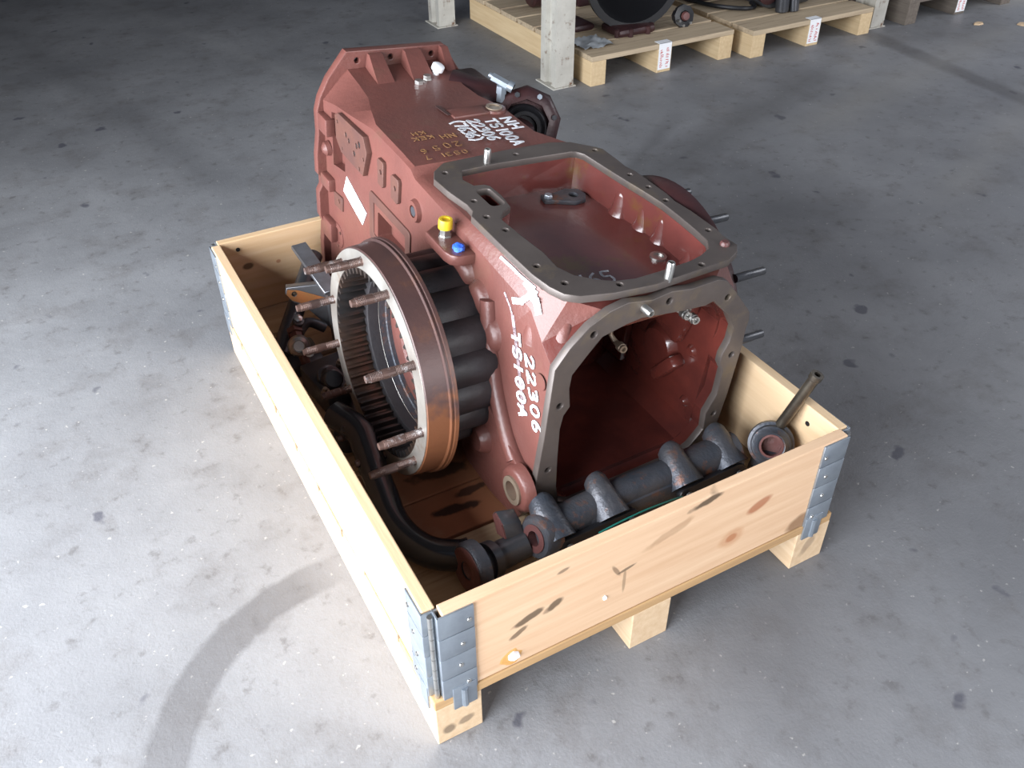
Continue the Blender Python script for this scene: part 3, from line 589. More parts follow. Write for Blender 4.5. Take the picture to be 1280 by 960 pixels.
# writing on the left wall: reads downwards, letter tops towards the front
hb('white_marking', drape_text('22306', .082,-.130, -.373,-.928, .024, .0285, .021, .0052), 'white', label='white painted digits running down the left wall')
hb('white_marking', drape_text('TS100A', .127,-.114, -.33,-.945, .024, .0262, .019, .0060), 'white', label='white painted letters running down the left wall')
bm = bmesh.new(); drape_strokes(bm, [(.131,-.057),(.108,-.044),(.084,-.018)], .011); drape_strokes(bm, [(.104,-.008),(.086,-.012),(.074,-.010)], .010); drape_strokes(bm, [(.080,-.012),(.070,-.022),(.062,-.036)], .011); drape_strokes(bm, [(.09,-.020),(.072,-.020)], .012)
hb('white_marking', bm, 'white', label='white painted arrow below the rim corner')
bm = bmesh.new(); drape_strokes(bm, [(.199,-.020),(.137,-.018),(.095,-.015)], .0045, -.188); hb('white_marking', bm, 'white')  # white line along the body edge below the top rim
M['thinwhite'] = mat('thin_white_paint', (0.40, 0.31, 0.33), .4)
bm = bmesh.new(); drape_strokes(bm, [(.160,-.061),(.141,-.075),(.128,-.090)], .005, lift=.0006, th=.0003); drape_strokes(bm, [(.130,-.088),(.116,-.120),(.100,-.160),(.085,-.20),(.070,-.24)], .009, lift=.0006, th=.0003)
hb('white_marking', bm, 'thinwhite', label='smeared thin white paint')
boss(lambda b: lathe(b, (-.179,.084,-.115), (.04,.0,1), [(0,0),(.026,.006),(.024,.03),(.016,.065),(.006,.082),(0,.084)], 24), 'paint', 'corner_rib', 60)
boss(lambda b: lathe(b, (-.172,.040,-.150), (.14,.0,1), [(0,0),(.027,.010),(.028,.03),(.020,.075),(.008,.10),(0,.105)], 24), 'paint', 'corner_rib', 60)
bm = bmesh.new(); lathe(bm, (-.2020,.031,-.150), (-1,0,0), [(0,0),(.0145,0),(.014,.0008),(0,.0008)], 28); hb('round_pad', bm, 'paint')

# front left rib, foot and lug with ring hole
bm = bmesh.new()
tube(bm, spline_pts([(-.200,.205,-.10),(-.204,.185,-.17),(-.205,.168,-.205),(-.206,.142,-.257),(-.207,.099,-.315),(-.209,.062,-.345)], 5), [.017]*26, 16)
hb('side_rib', bm, 'paint')
FP = [(.210,-.30),(.150,-.285),(.075,-.318),(.045,-.335),(.012,-.345),(-.004,-.375),(.002,-.415),(.020,-.448),(.055,-.462),(.11,-.472),(.17,-.470),(.215,-.468),(.245,-.43),(.25,-.36)]
pad('foot_web', FP, -.220, .020, 'paint', (), .004)
bm = bmesh.new(); lathe(bm, (-.212,.027,-.378), (-1,0,0), [(.047,0),(.043,.016),(.038,.020),(.026,.020)], 30); hb('lug', bm, 'paint')
bm = bmesh.new(); lathe(bm, (-.212,.027,-.378), (-1,0,0), [(.027,.012),(.027,.024),(.018,.024),(.018,-.02),(0,-.02)], 26); hb('lug_ring', bm, 'brass', label='brass coloured ring in the lug')
bm = bmesh.new(); cyl(bm, (-.205,.155,-.365), (-.238,.155,-.365), .034, .027, 22, .006); hb('round_boss', bm, 'paint')
# bumps where the axle hub meets the wall
HC = (.316, -.266)
for (y, z, r) in ((.292,-.099,.030), (.235,-.118,.030), (.188,-.160,.031), (.172,-.225,.026), (.165,-.285,.026), (.160,-.330,.024)):
    boss(lambda b: lathe(b, (-.200,y,z), (-1,0,0), [(0,0),(r+.004,0),(r,.006),(r*.86,.013),(r*.5,.017),(0,.018)], 26), 'paint', 'wall_bump', 60)
# bracket ledge with the yellow cap and the blue plug
me = plate('bracket_ledge', [(-.244,.360),(-.245,.291),(-.241,.274),(-.230,.264),(-.213,.262),(-.192,.262),(-.19,.375),(-.22,.375)], [], (0,0,-.045), (1,0,0), (0,1,0), .020, .003); hp('bracket_ledge', me, 'paint')
bm = bmesh.new(); lathe(bm, (-.220,.334,-.046), (0,0,1), [(0,0),(.0125,0),(.0125,.003),(.010,.003),(.010,.015),(.0095,.021),(0,.021)], 6); yf = hb('elbow_fitting', bm, 'steel')
bm = bmesh.new(); lathe(bm, (-.220,.334,-.029), (0,0,1), [(0,0),(.0125,0),(.0125,.012),(.0115,.017),(.0075,.017),(.0072,.014),(0,.014)], 20); hb('yellow_cap', bm, 'yellow', label='yellow plastic cap')
bm = bmesh.new(); bmesh.ops.create_icosphere(bm, subdivisions=3, radius=.0105, matrix=Matrix.Translation((-.2195,.285,-.041)) @ Matrix.Diagonal((1,1.05,.75,1)))
for v in bm.verts: v.co += Vector((random.uniform(-1,1), random.uniform(-1,1), random.uniform(-1,1)))*.0012
hb('blue_plug', bm, 'blue', label='blue crumpled plug')

# left axle hub ----------------------------------------------------------
def yz(cx): return lambda r, a: (cx, HC[0]+r*math.cos(a), HC[1]+r*math.sin(a))
outer = []
for i in range(144):
    a = 2*PI*i/144; l = abs(math.cos(9*a+.5)); outer.append((-(HC[0]+(.164+.014*l**.5)*math.cos(a)), HC[1]+(.164+.014*l**.5)*math.sin(a)))
me = plate('axle_spacer', outer, [[(-(HC[0]+.154*math.cos(2*PI*i/64)), HC[1]+.154*math.sin(2*PI*i/64)) for i in range(64)]], (-.308,0,0), (0,-1,0), (0,0,1), .104, .003); hp('axle_spacer', me, 'black', label='black scalloped hub casting')
def hlathe(name, prof, m, seg=96, label=None, ang=30):
    bm = bmesh.new(); lathe(bm, (0,HC[0],HC[1]), (-1,0,0), prof, seg); return hb(name, bm, m, label=label, ang=ang)
hlathe('hub_ring', [(.155,.302),(.200,.302),(.215,.304),(.2185,.306),(.2185,.3125),(.2160,.3135),(.2160,.3165),(.2175,.3175),(.2175,.3195),(.213,.321),(.211,.3585),(.2095,.3598),(.177,.3598)], 'ringside', label='rust brown outer hub ring')
hlathe('ring_face', [(.2085,.3596),(.2085,.3612),(.1765,.3612),(.1765,.3596)], 'ringface', label='bright machined hub face')
NT = 56; inner = []
for i in range(NT):
    for k, r in ((-.42,.1750),(-.26,.1740),(-.10,.1640),(.10,.1640),(.26,.1740)):
        a = 2*PI*(i+k)/NT; inner.append((-(HC[0]+r*math.cos(a)), HC[1]+r*math.sin(a)))
oc = [(-(HC[0]+.1775*math.cos(2*PI*i/96)), HC[1]+.1775*math.sin(2*PI*i/96)) for i in range(96)]
me = plate('ring_gear', oc, [inner], (-.3610,0,0), (0,-1,0), (0,0,1), .066, .0006, 25); hp('ring_gear', me, 'gear', label='internal toothed ring gear')
hlathe('gear_lip', [(.1765,.2955),(.1575,.2955),(.1570,.284),(.1530,.283),(.1530,.272),(.150,.270),(.150,.258)], 'castgrey')
hlathe('bore_ring', [(.1572,.2850),(.1545,.2862),(.1530,.2850)], 'steel')
hlathe('hub_back_plate', [(.152,.262),(.128,.262),(.122,.266),(.100,.266),(.094,.262),(.070,.262),(.066,.256),(.066,.235),(0,.235)], 'paint', label='red-brown inner wall of the hub')
# studs
SA = (75, 43, 6, -23, -51, -79, -103, -151, -178, 145, 107)
SLN = (.066, .072, .076, .074, .062, .066, .062, .086, .080, .086, .066)
for a, l in zip(SA, SLN):
    ca, sa = math.cos(math.radians(a)), math.sin(math.radians(a)); p = (-.355, HC[0]+.192*ca, HC[1]+.192*sa); bm = bmesh.new()
    prof = [(0,0),(.0088,0),(.0088,.006),(.0076,.008)]
    h_ = .010
    while h_ < l*.45: prof += [(.0080,h_),(.0072,h_+.0012)]; h_ += .0026
    prof += [(.0084,l*.48),(.0084,l*.70),(.0078,l*.72)]; h_ = l*.74
    while h_ < l-.003: prof += [(.0080,h_),(.0073,h_+.0012)]; h_ += .0026
    prof += [(.0062,l+.004),(0,l+.005)]
    lathe(bm, p, (-1,0,-.02), prof, 14); hb('stud', bm, 'stud', ang=20)
# right axle hub
RC = (.250, -.215)
bm = bmesh.new(); lathe(bm, (0,RC[0],RC[1]), (1,0,0), [(.14,.19),(.214,.19),(.222,.206),(.222,.224),(.214,.232),(.14,.232)], 64); hb('right_hub_flange', bm, 'dark', label='dark red hub flange on the far side')
for (y, z, l) in ((.285,-.032,.062), (.185,-.036,.070), (.068,-.085,.072), (.020,-.190,.060)):
    bm = bmesh.new(); lathe(bm, (.222,y,z), (1,0,0), [(0,0),(.008,0),(.008,l*.5),(.0075,l*.52),(.0075,l-.003),(.005,l),(0,l)], 12); hb('stud', bm, 'darksteel')

# rear right: ring lug, actuator, fitting
bm = bmesh.new(); lathe(bm, (.0655,.672,.004), (0,0,1), [(0,0),(.026,0),(.024,.0085),(.0,.0085)], 24); add_box(bm, (-.035,.655,.004), (.07,.695,.0125), bev=.003); hb('ring_lug', bm, 'paint')
bm = bmesh.new(); lathe(bm, (.0655,.672,.012), (0,0,1), [(.017,0),(.017,.003),(.0115,.003),(.0115,.001),(0,.001)], 24); hb('lug_ring', bm, 'brass')
bm = bmesh.new(); stroke_quads(bm, [Vector((-.043,.715,.011)), Vector((-.040,.672,.011))], NN, .008, .0015); hb('light_scrape', bm, 'ringside')
AC, AD = Vector((.178,.725,-.058)), Vector((-.42,-.86,.30))
bm = bmesh.new(); lathe(bm, AC, AD, [(0,-.05),(.064,-.05),(.076,-.022),(.080,.016),(.070,.028),(.052,.030),(.050,.018),(0,.018)], 9, (0,0,1)); act = hb('brake_actuator', bm, 'dark', label='dark lobed brake actuator casting', ang=50)
bm = bmesh.new(); lathe(bm, AC+Vector((-.004,0,-.008)), AD, [(.050,.016),(.050,.034),(.046,.040),(.040,.036),(.036,.044),(.028,.044),(.026,.034),(.012,.034),(.010,.046),(0,.046)], 30); hb('rubber_boot', bm, 'blackrub', act)
bm = bmesh.new(); tube(bm, spline_pts([(.06,.86,-.02),(.11,.82,-.03),(.16,.80,-.04)], 4), [.045]*9, 12); add_box(bm, (.075,.66,-.14), (.175,.90,-.035), bev=.02); add_box(bm, (.05,.80,-.06), (.16,.93,.0), bev=.015); hb('actuator_arm', bm, 'dark')
FA = frame(AD, (0,0,1))
for an in (20, 95, 285, 335):
    p = AC+FA@Vector((.064*math.cos(math.radians(an)), .064*math.sin(math.radians(an)), .020)); bm = bmesh.new(); lathe(bm, p, AD, [(0,-.01),(.006,-.01),(.006,.012),(0,.012)], 6); hb('bolt_head', bm, 'darksteel' if an != 335 else 'zinc', act)
bm = bmesh.new(); lathe(bm, (.125,.745,-.01), (0,0,1), [(0,0),(.010,0),(.010,.018),(.012,.018),(.012,.034),(.008,.036),(0,.036)], 6); cyl(bm, (.109,.760,.040), (.137,.731,.026), .0095, seg=6); cyl(bm, (.134,.734,.028), (.142,.726,.024), .0115, seg=18); cyl(bm, (.104,.765,.043), (.111,.758,.040), .006, seg=12)
hb('tee_fitting', bm, 'zinc', label='zinc plated tee fitting')
bm = bmesh.new(); cyl(bm, (.1415,.7265,.0245), (.1427,.7253,.0237), .0075, seg=14); hb('fitting_seal', bm, 'hole')
for p, r, h_ in (((-.024,.839,.009), .010, .010), ((.003,.855,.011), .009, .010)):
    bm = bmesh.new(); lathe(bm, p, (0,0,1), [(0,0),(r+.003,0),(r+.003,.002),(r,.002),(r,h_),(0,h_)], 6); hb('zinc_plug', bm, 'steel')
bm = bmesh.new(); lathe(bm, (.030,.872,.012), (.25,-.3,1), [(0,0),(.008,0),(.008,.012),(.014,.014),(.014,.024),(.009,.027),(0,.027)], 14); hb('breather_cap', bm, 'label', label='white breather cap')

# ------------------------------------------------------------------ loose parts in the crate
def part(name, bm, m, parent=None, label=None, ang=40):
    o = new_obj(name, bm_mesh(bm, name, True, ang), m)
    if parent is not None:
        o.parent = parent; o.matrix_parent_inverse = parent.matrix_world.inverted() if parent.type != 'EMPTY' else Matrix.Translation(-parent.location)
    if label: o['label'] = label
    return o
def thing(name, loc, label, cat, group=None): return tag(empty(name, loc), label, cat, group)
Z0 = H
# black bent pipe along the left
t = thing('bent_pipe', (.09, .35, Z0), 'glossy black bent pipe lying along the left side of the crate', 'pipe')
pp = spline_pts([(.078,.62,.190),(.104,.560,.182),(.104,.52,.165),(.098,.47,.150),(.088,.40,.150),(.080,.34,.150),(.086,.285,.150),(.108,.240,.150),(.145,.212,.150),(.165,.206,.151)], 6)
bm = bmesh.new(); tube(bm, pp, .0275, 22); part('pipe', bm, 'blackgloss', t)
bm = bmesh.new(); lathe(bm, (.104,.560,.182), (-.4,.9,.12), [(0,-.002),(.026,-.002),(.027,.02),(.024,.03),(0,.03)], 20); part('pipe_collar', bm, 'darksteel', t)
# flanged yoke at the front left
t = thing('flanged_yoke', (.19, .16, Z0), 'cast yoke with two round red-faced flanges at the front left of the crate', 'machine part')
bm = bmesh.new(); lathe(bm, (.150,.165,.163), (-.97,-.10,.16), [(.016,.012),(.042,.012),(.047,.006),(.047,-.010),(.034,-.014),(.016,-.014),(.016,.012)], 32); part('flange', bm, 'castgrey', t)
bm = bmesh.new(); lathe(bm, (.150,.165,.163), (-.97,-.10,.16), [(.0165,.0125),(.040,.0125),(.0395,.0132),(.0165,.0132)], 32); lathe(bm, (.150,.165,.163), (-.97,-.10,.16), [(.0155,-.01),(.0155,.010),(0,-.006)], 24); part('flange_face', bm, 'redprimer', t)
bm = bmesh.new(); tube(bm, [(.156,.166,.160),(.185,.172,.154),(.215,.178,.150),(.258,.172,.158)], [.030,.024,.026,.022], 18); cyl(bm, (.176,.171,.157), (.192,.174,.153), .033, seg=24); part('shaft', bm, 'darksteel', t)
bm = bmesh.new()
A = [(.224,.236,.190),(.222,.222,.208),(.222,.196,.200),(.222,.182,.176),(.222,.214,.160)]
v0 = [bm.verts.new(p) for p in A]; v1 = [bm.verts.new((x+.034, y-.004, z-.006)) for x, y, z in A]
for i in range(5): bm.faces.new((v0[i], v0[(i+1)%5], v1[(i+1)%5], v1[i]))
bm.faces.new(v0[::-1]); bm.faces.new(v1); bmesh.ops.bevel(bm, geom=list(bm.edges), offset=.002, segments=1, affect='EDGES'); part('yoke_ear', bm, 'darksteel', t)
bm = bmesh.new(); vv = [bm.verts.new((x*.92+.2208*.08-.0014, y*.92+.2*.08, z*.92+.189*.08)) for x, y, z in A]; bm.faces.new(vv); w_ = [bm.verts.new((v.co.x+.003, v.co.y, v.co.z)) for v in vv]; bm.faces.new(w_[::-1]); [bm.faces.new((vv[i], vv[(i+1)%5], w_[(i+1)%5], w_[i])) for i in range(5)]; part('ear_face', bm, 'redprimer', t)
# long cast bracket across the front
t = thing('cast_bracket', (.48, .17, Z0), 'long blue-grey cast iron bracket with bosses along the front board', 'machine part')
bm = bmesh.new()
add_box(bm, (.300,.140,.138), (.690,.195,.188), bev=.012)
tube(bm, [(.285,.172,.170),(.34,.172,.172),(.40,.176,.176),(.55,.176,.176),(.64,.174,.178),(.695,.165,.178)], [.036,.034,.031,.031,.034,.038], 22)
for x, y1, r in ((.298,.208,.023), (.408,.208,.021), (.568,.208,.022), (.670,.208,.023)):
    tube(bm, [(x,.140,.172),(x,.178,.196),(x+.003,y1-.004,.206),(x+.003,y1,.206)], [.034,r+.004,r,r-.003], 20)
part('bracket_body', bm, 'castgrey', t)
for cx, w, lab in ((.372,.165,None), (.615,.15,None)):
    me = plate('cover_plate', [(a, b) for a, b in rrect(-w/2,-.017,w/2,.017,.016)], [], (cx,.122,.168), (1,0,.03), (0,.25,1), .012, .0015); o = new_obj('cover_plate', me, 'blackrub', t); o.matrix_parent_inverse = Matrix.Translation(-t.location)
    for k in (-1, 1):
        bm = bmesh.new(); lathe(bm, (cx+k*w*.38,.120,.171), (0,-1,.2), [(0,0),(.007,0),(.006,.005),(0,.006)], 8); part('cover_bolt', bm, 'steel', t)
bm = bmesh.new(); lathe(bm, (.275,.160,.178), (-.95,-.18,.25), [(.014,.014),(.034,.014),(.039,.008),(.039,-.02),(.014,-.02)], 28); part('bracket_eye', bm, 'castgrey', t)
bm = bmesh.new(); lathe(bm, (.275,.160,.178), (-.95,-.18,.25), [(.015,.0145),(.025,.0145),(.025,.016),(.0135,.016),(.0135,-.01),(0,-.01)], 28); part('eye_bush', bm, 'redprimer', t)
bm = bmesh.new(); tube(bm, spline_pts([(.36,.112,.186),(.40,.108,.196),(.45,.108,.198),(.50,.112,.190),(.54,.118,.178)], 5), .0016, 6); part('green_wire', bm, mat('green_wire', (0.01, 0.16, 0.13), .4), t)
# round eye with rod, front right
t = thing('eye_hub', (.728, .115, Z0), 'round blue-black cast eye with a steel tube rod standing in the front right corner', 'machine part')
ed = Vector((-.62,-.62,.48)).normalized(); ec = Vector((.728,.112,.225))
bm = bmesh.new(); lathe(bm, ec, ed, [(.019,.022),(.024,.024),(.030,.014),(.034,.012),(.036,.004),(.041,.002),(.041,-.012),(.034,-.018),(.019,-.018)], 32)
tube(bm, [ec-ed*.012, (.738,.125,.17), (.738,.13,.1135)], [.030,.026,.028], 16); part('eye_body', bm, 'castgrey', t)
bm = bmesh.new(); lathe(bm, ec, ed, [(.0195,.0235),(.0195,.006),(0,.006)], 28); lathe(bm, ec, ed, [(.0195,.0232),(.0215,.0246),(.0175,.0246),(.0175,.010)], 28); part('eye_bush', bm, 'redprimer', t)
# rod: tube from the eye up and to the right
rp0, rp1 = Vector((.745,.122,.240)), Vector((.776,.089,.380))
bm = bmesh.new(); dR = (rp1-rp0).normalized(); lathe(bm, rp0, dR, [(0,0),(.0100,0),(.0100,(rp1-rp0).length-.012),(.0120,(rp1-rp0).length-.010),(.0120,(rp1-rp0).length),(.0060,(rp1-rp0).length),(.0060,(rp1-rp0).length-.02),(0,(rp1-rp0).length-.02)], 18); part('tube_rod', bm, mat('oily_brown_steel', (0.16,0.14,0.11), .3, .8, (0.10,0.085,0.07), 30), t)
# hose / rail along the right board
# back left: round bar, flat bar, bracket plate
t = thing('round_bar', (.14, 1.03, Z0), 'dark grey round steel bar leaning into the rear left corner of the crate', 'bar')
bm = bmesh.new(); cyl(bm, (.055,.915,.150), (.222,1.135,.245), .021, seg=22, bev=.002); part('bar', bm, 'darksteel', t)
t = thing('flat_bar', (.20, 1.05, Z0), 'flat grey steel bar end sticking up behind the round bar', 'bar')
bm = bmesh.new(); a = Vector((.186,1.120,.288)); b = Vector((.196,.93,.262)); dd = (b-a).normalized(); Rm = frame(dd, (0,0,1)); c0 = (a+b)/2
r_ = bmesh.ops.create_cube(bm, size=1, matrix=Matrix.Translation(c0) @ Rm.to_4x4() @ Matrix.Diagonal((.010,.036,(b-a).length,1))); bmesh.ops.bevel(bm, geom=list(bm.edges), offset=.0015, segments=1, affect='EDGES')
add_box(bm, (.185,.93,.1135), (.205,.95,.262)); part('bar', bm, 'barsteel', t)
t = thing('rusty_bracket', (.16, .98, Z0), 'steel bracket plate with an orange rusted corner and hole behind the hub', 'bracket')
me = plate('bracket_plate', [(-.062,.012),(-.058,.026),(.10,.020),(.12,.0),(.12,-.095),(.03,-.095),(-.02,-.030),(-.05,-.008)], [circle(-.043,.010,.006)], (.170,.985,.232), (.97,-.22,.0), (.05,.25,1), .030, .002)
o = new_obj('bracket_plate', me, 'barsteel', t); o.matrix_parent_inverse = Matrix.Translation(-t.location)
me = plate('rust_patch', [(-.060,.011),(-.056,.022),(-.035,.018),(.0,.002),(.025,-.010),(.04,-.022),(.0,-.014),(-.03,-.014),(-.05,-.004)], [circle(-.043,.010,.0062)], (.1697,.9838,.232), (.97,-.22,.0), (.05,.25,1), .0012, .0001)
me.transform(Matrix.Translation((-.0003,-.0008,0))); o = new_obj('rust_patch', me, 'orange', t); o.matrix_parent_inverse = Matrix.Translation(-t.location); o['label'] = 'orange rusted corner'
# hydraulic fitting with ball end
t = thing('hose_fitting', (.095, .86, Z0), 'bright steel banjo fitting between the left board and the hub', 'fitting')
bc = Vector((.088,.862,.198))
bm = bmesh.new(); lathe(bm, bc, (-.2,-.85,.5), [(0,-.03),(.018,-.03),(.022,-.012),(.024,.0),(.020,.012),(.013,.016),(.011,.010),(0,.010)], 20); part('banjo_head', bm, 'steel', t)
bm = bmesh.new(); lathe(bm, bc+Vector((.004,.02,-.002)), (.1,.85,.2), [(0,0),(.014,0),(.014,.020),(.018,.020),(.018,.034),(0,.034)], 6); lathe(bm, bc+Vector((.0,-.004,-.006)), (.15,-.45,-1), [(0,.01),(.010,.01),(.010,.085),(0,.085)], 12); part('fitting_stem', bm, 'rust', t)
bm = bmesh.new(); lathe(bm, bc+Vector((.012,-.034,.0)), (-.2,-.8,.6), [(0,0),(.011,0),(.010,.006),(0,.008)], 10); part('bolt_head', bm, 'steel', t)
# dark valve block below
t = thing('valve_block', (.12, .77, Z0), 'oily dark valve block with small fittings under the hub', 'machine part')
bm = bmesh.new(); add_box(bm, (.080,.70,.1135), (.185,.84,.170), rot=Matrix.Rotation(.12, 3, 'Z'), bev=.006); cyl(bm, (.115,.76,.165), (.115,.72,.195), .022, .020, 20, .003); part('block', bm, 'darksteel', t)
bm = bmesh.new(); lathe(bm, (.115,.765,.165), (.2,-.5,.8), [(0,0),(.026,0),(.026,.012),(.020,.014),(.014,.030),(0,.032)], 16); part('valve_cap', bm, 'darksteel', t)
for p in ((.150,.79,.168), (.090,.71,.170), (.135,.705,.168)):
    bm = bmesh.new(); lathe(bm, p, (0,-.2,1), [(0,0),(.009,0),(.009,.012),(.005,.013),(.005,.020),(0,.020)], 6); part('hex_plug', bm, 'brass', t)
t = thing('linkage_arm', (.11, .66, Z0), 'oily dark linkage arm with a round boss lying under the hub studs', 'machine part')
bm = bmesh.new(); tube(bm, spline_pts([(.165,.72,.150),(.140,.68,.140),(.110,.63,.135),(.085,.60,.135)], 4), [.014]*13, 12); cyl(bm, (.092,.605,.1135), (.092,.605,.150), .026, seg=20, bev=.003); part('arm', bm, 'darksteel', t)
t = thing('control_lever', (.10, .93, Z0), 'black control lever casting under the rusty bracket', 'lever')
bm = bmesh.new(); tube(bm, spline_pts([(.075,.90,.130),(.10,.93,.170),(.135,.95,.190),(.17,.94,.170)], 4), [.012]*13, 10); cyl(bm, (.10,.935,.19), (.11,.915,.225), .013, seg=14, bev=.002); add_box(bm, (.06,.86,.1135), (.14,.96,.150), bev=.010); part('lever_body', bm, 'darksteel', t)
bm = bmesh.new(); lathe(bm, (.108,.920,.222), (.1,-.4,.9), [(0,0),(.010,0),(.010,.010),(.006,.012),(0,.012)], 6); part('lever_nut', bm, 'steel', t)

# ------------------------------------------------------------------ racking posts
def post(loc, label, w=.085, d=.12, h=2.6):
    t = tag(empty('rack_post', loc), label, 'post', 'rack posts')
    me = plate('upright', [(0,0),(w,0),(w,d),(0,d),(0,d*.70),(.018,d*.66),(.018,d*.34),(0,d*.30)], [], (0,0,h), (1,0,0), (0,1,0), h-.006, .0015)
    new_obj('upright', me, 'rackpaint', t)
    bm = bmesh.new(); add_box(bm, (-.012,-.004,0), (w+.012,d+.02,.005), bev=.001); new_obj('foot_plate', bm_mesh(bm, 'foot_plate', False), 'rackpaint', t)
    return t
post((1.632,2.358,0), 'chipped cream steel rack post nearest the camera, in front of the first background pallet')
post((1.575,3.345,0), 'cream steel rack post farther back, near the top edge of the view')
post((3.345,2.300,0), 'grey-cream steel rack post right of the two background pallets').children[0]['label'] = 'greyer upright'

# ------------------------------------------------------------------ background pallets and goods
nb = [(i*.158, i*.158+.14) for i in range(7)]
def bgp(loc, w, l, h, label, mats, lab_on_mid=True, xs=None):
    xs = xs or (0, w/2-.036, w-.072)
    p = pallet('pallet', loc, w, l, h, xs, .072, [(a, b, mats[1]) for a, b in nb if b <= l+.02], label, 'background pallets', mats)
    if lab_on_mid:
        bm = bmesh.new(); x = xs[1]; add_box(bm, (x+.004,-.0016,.012), (x+.068,-.0004,h+.002)); add_box(bm, (x+.004,-.0016,h+.0006), (x+.068,.035,h+.002)); lb = new_obj('paper_label', bm_mesh(bm, 'paper_label', False), 'label', p); lb['label'] = 'white label with red print'
        bm = bmesh.new()
        for cx in (.020, .050):
            z = .022
            while z < h-.018:
                x1 = x+cx-.008+random.uniform(0,.004)
                stroke_quads(bm, [Vector((x1,-.0017,z)), Vector((x1+random.uniform(.006,.014),-.0017,z+random.uniform(-.002,.004)))], Vector((0,-1,0)), .0035, .0003); z += random.choice((.006,.007,.011))
        new_obj('label_print', bm_mesh(bm, 'label_print', False), 'redprint', p)
    return p
bgp((1.775,2.315,0), .735, 1.10, .120, 'pale wooden pallet behind the nearest rack post, with a red-printed label', ('bgwood','bgdeck'))
bgp((2.575,2.262,0), .720, 1.10, .116, 'pale wooden pallet second from the nearest rack post, with a red-printed label', ('bgwood','bgdeck'))
bgp((3.535,2.262,0), .760, 1.10, .116, 'dark weathered pallet beyond the grey rack post', ('oldwood','oldwood'))

# goods on the first background pallet
t = thing('bell_housing', (2.10,2.62,.120), 'large black open bell housing standing on the first background pallet', 'machine part')
bm = bmesh.new(); lathe(bm, (2.13,2.60,.338), (-.25,-1,.05), [(.150,-.10),(.185,-.06),(.205,.05),(.215,.06),(.215,.085),(.185,.085),(.165,.0),(.11,-.07),(0,-.08)], 40); part('bell', bm, 'blackrub', t)
bm = bmesh.new()
add_box(bm, (2.00,2.45,.1205), (2.19,2.60,.155), bev=.015); add_box(bm, (1.87,2.60,.1205), (1.98,2.76,.155), bev=.02); part('foot', bm, 'dark', t)
for x, y in ((2.005,2.475), (2.06,2.455), (2.15,2.455), (2.185,2.48)):
    bm = bmesh.new(); lathe(bm, (x,y,.1215), (0,0,1), [(0,0),(.012,0),(.012,.03),(.007,.034),(0,.035)], 8); part('foot_bolt', bm, 'dark', t)
t = thing('plastic_sheet', (1.86,2.46,.120), 'crumpled pale plastic sheet just right of the nearest rack post', 'sheet')
bm = bmesh.new(); bmesh.ops.create_grid(bm, x_segments=12, y_segments=12, size=.075, matrix=Matrix.Translation((1.87,2.47,.1215)))
for v in bm.verts: v.co.z += .012*math.sin(v.co.x*70)*math.cos(v.co.y*55)*.5+random.uniform(0,.008)
part('sheet', bm, mat('pale_plastic', (0.45,0.48,0.50), .35), t)
t = thing('drive_flange', (2.35,2.45,.120), 'small black flanged part at the right end of the first background pallet', 'machine part')
bm = bmesh.new(); lathe(bm, (2.345,2.47,.162), (-.15,-1,.25), [(0,-.05),(.030,-.05),(.035,-.01),(.048,-.008),(.048,.012),(.024,.014),(.022,.006),(0,.006)], 9); part('flange_body', bm, 'blackrub', t)
bm = bmesh.new(); lathe(bm, (2.345,2.455,.165), (-.15,-1,.25), [(0,0),(.020,0),(.016,.012),(0,.013)], 12); part('flange_centre', bm, 'redprimer', t)
for a in (200, 250, 310):
    bm = bmesh.new(); ca, sa = math.cos(math.radians(a)), math.sin(math.radians(a)); cyl(bm, (2.345+.038*ca,2.457,.164+.038*sa), (2.345+.038*ca,2.440,.166+.038*sa), .006, seg=8); part('flange_bolt', bm, 'steel', t)
t = thing('axle_tube', (2.24,3.0,.120), 'dark axle tube lying across the first background pallet', 'machine part')
bm = bmesh.new(); cyl(bm, (1.90,3.05,.20), (2.44,2.98,.20), .078, seg=20, bev=.01); add_box(bm, (2.10,2.93,.121), (2.22,3.10,.16), bev=.01); part('tube', bm, 'dark', t)
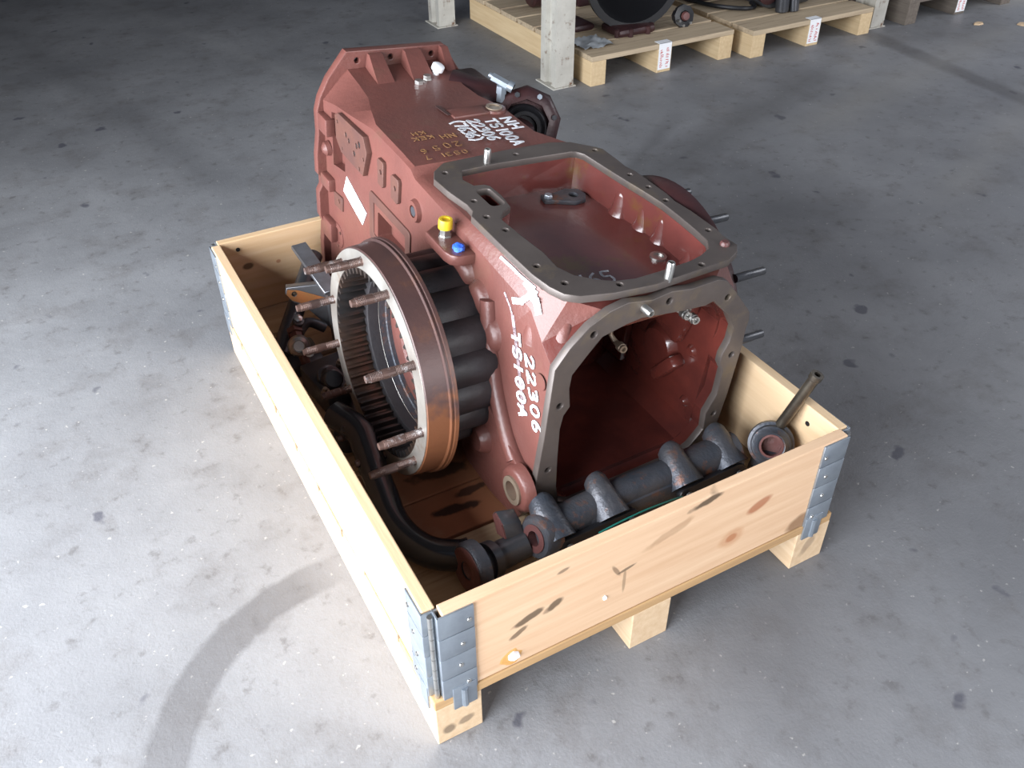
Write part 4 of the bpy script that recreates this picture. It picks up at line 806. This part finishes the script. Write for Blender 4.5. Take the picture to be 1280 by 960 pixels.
# goods on the second background pallet
t = thing('hose', (2.72,2.55,.116), 'black hose curving over the left part of the second background pallet', 'hose')
bm = bmesh.new(); tube(bm, spline_pts([(2.60,2.78,.130),(2.64,2.62,.130),(2.72,2.52,.130),(2.79,2.51,.130),(2.81,2.56,.135)], 6), .010, 8); part('hose_tube', bm, 'blackrub', t)
t = thing('axle_casting', (2.93,2.52,.116), 'tall blue-black axle casting at the right of the second background pallet', 'machine part')
bm = bmesh.new(); cyl(bm, (2.875,2.42,.1165), (2.875,2.44,.30), .030, .036, 16, .004); cyl(bm, (2.93,2.40,.1165), (2.93,2.44,.30), .022, .03, 16, .003); add_box(bm, (2.83,2.46,.1165), (3.10,2.75,.36), bev=.03); part('casting_body', bm, 'darksteel', t)
bm = bmesh.new(); lathe(bm, (2.82,2.47,.19), (-.3,-1,.1), [(0,-.03),(.040,-.03),(.044,.01),(.02,.02),(0,.02)], 16); part('casting_hub', bm, 'dark', t)
t = thing('gear_case', (2.75,2.78,.116), 'dark brown gear case behind the hose on the second background pallet', 'machine part')
bm = bmesh.new(); add_box(bm, (2.62,2.70,.1165), (2.82,2.95,.30), bev=.04); lathe(bm, (2.72,2.70,.20), (0,-1,0), [(0,0),(.07,0),(.065,.03),(.03,.035),(0,.035)], 18); part('case_body', bm, 'dark', t)
t = thing('steel_box', (3.72,2.55,.116), 'dark steel box on the weathered pallet at the top right', 'box')
bm = bmesh.new(); add_box(bm, (3.56,2.33,.1165), (4.1,2.9,.40), bev=.01); part('box_body', bm, 'oldwood', t)
# wood chips on the floor near the right-hand pallet
def chip(loc, r, label, m='runner', sx=1.6, rz=0):
    o = new_obj('wood_chip', blob('wood_chip', (0,0,0), (0,0,1), r, .006, m, 6, .3, sx), m); o.location = loc; o.rotation_euler = (0,0,rz)
    return tag(o, label, 'debris', 'wood chips on the floor')
chip((3.86,2.10,.0005), .018, 'pale wood chip lying on the floor left of the other, by the weathered pallet')
chip((4.03,1.99,.0005), .022, 'larger pale wood chip on the open floor near the right edge', rz=.4)
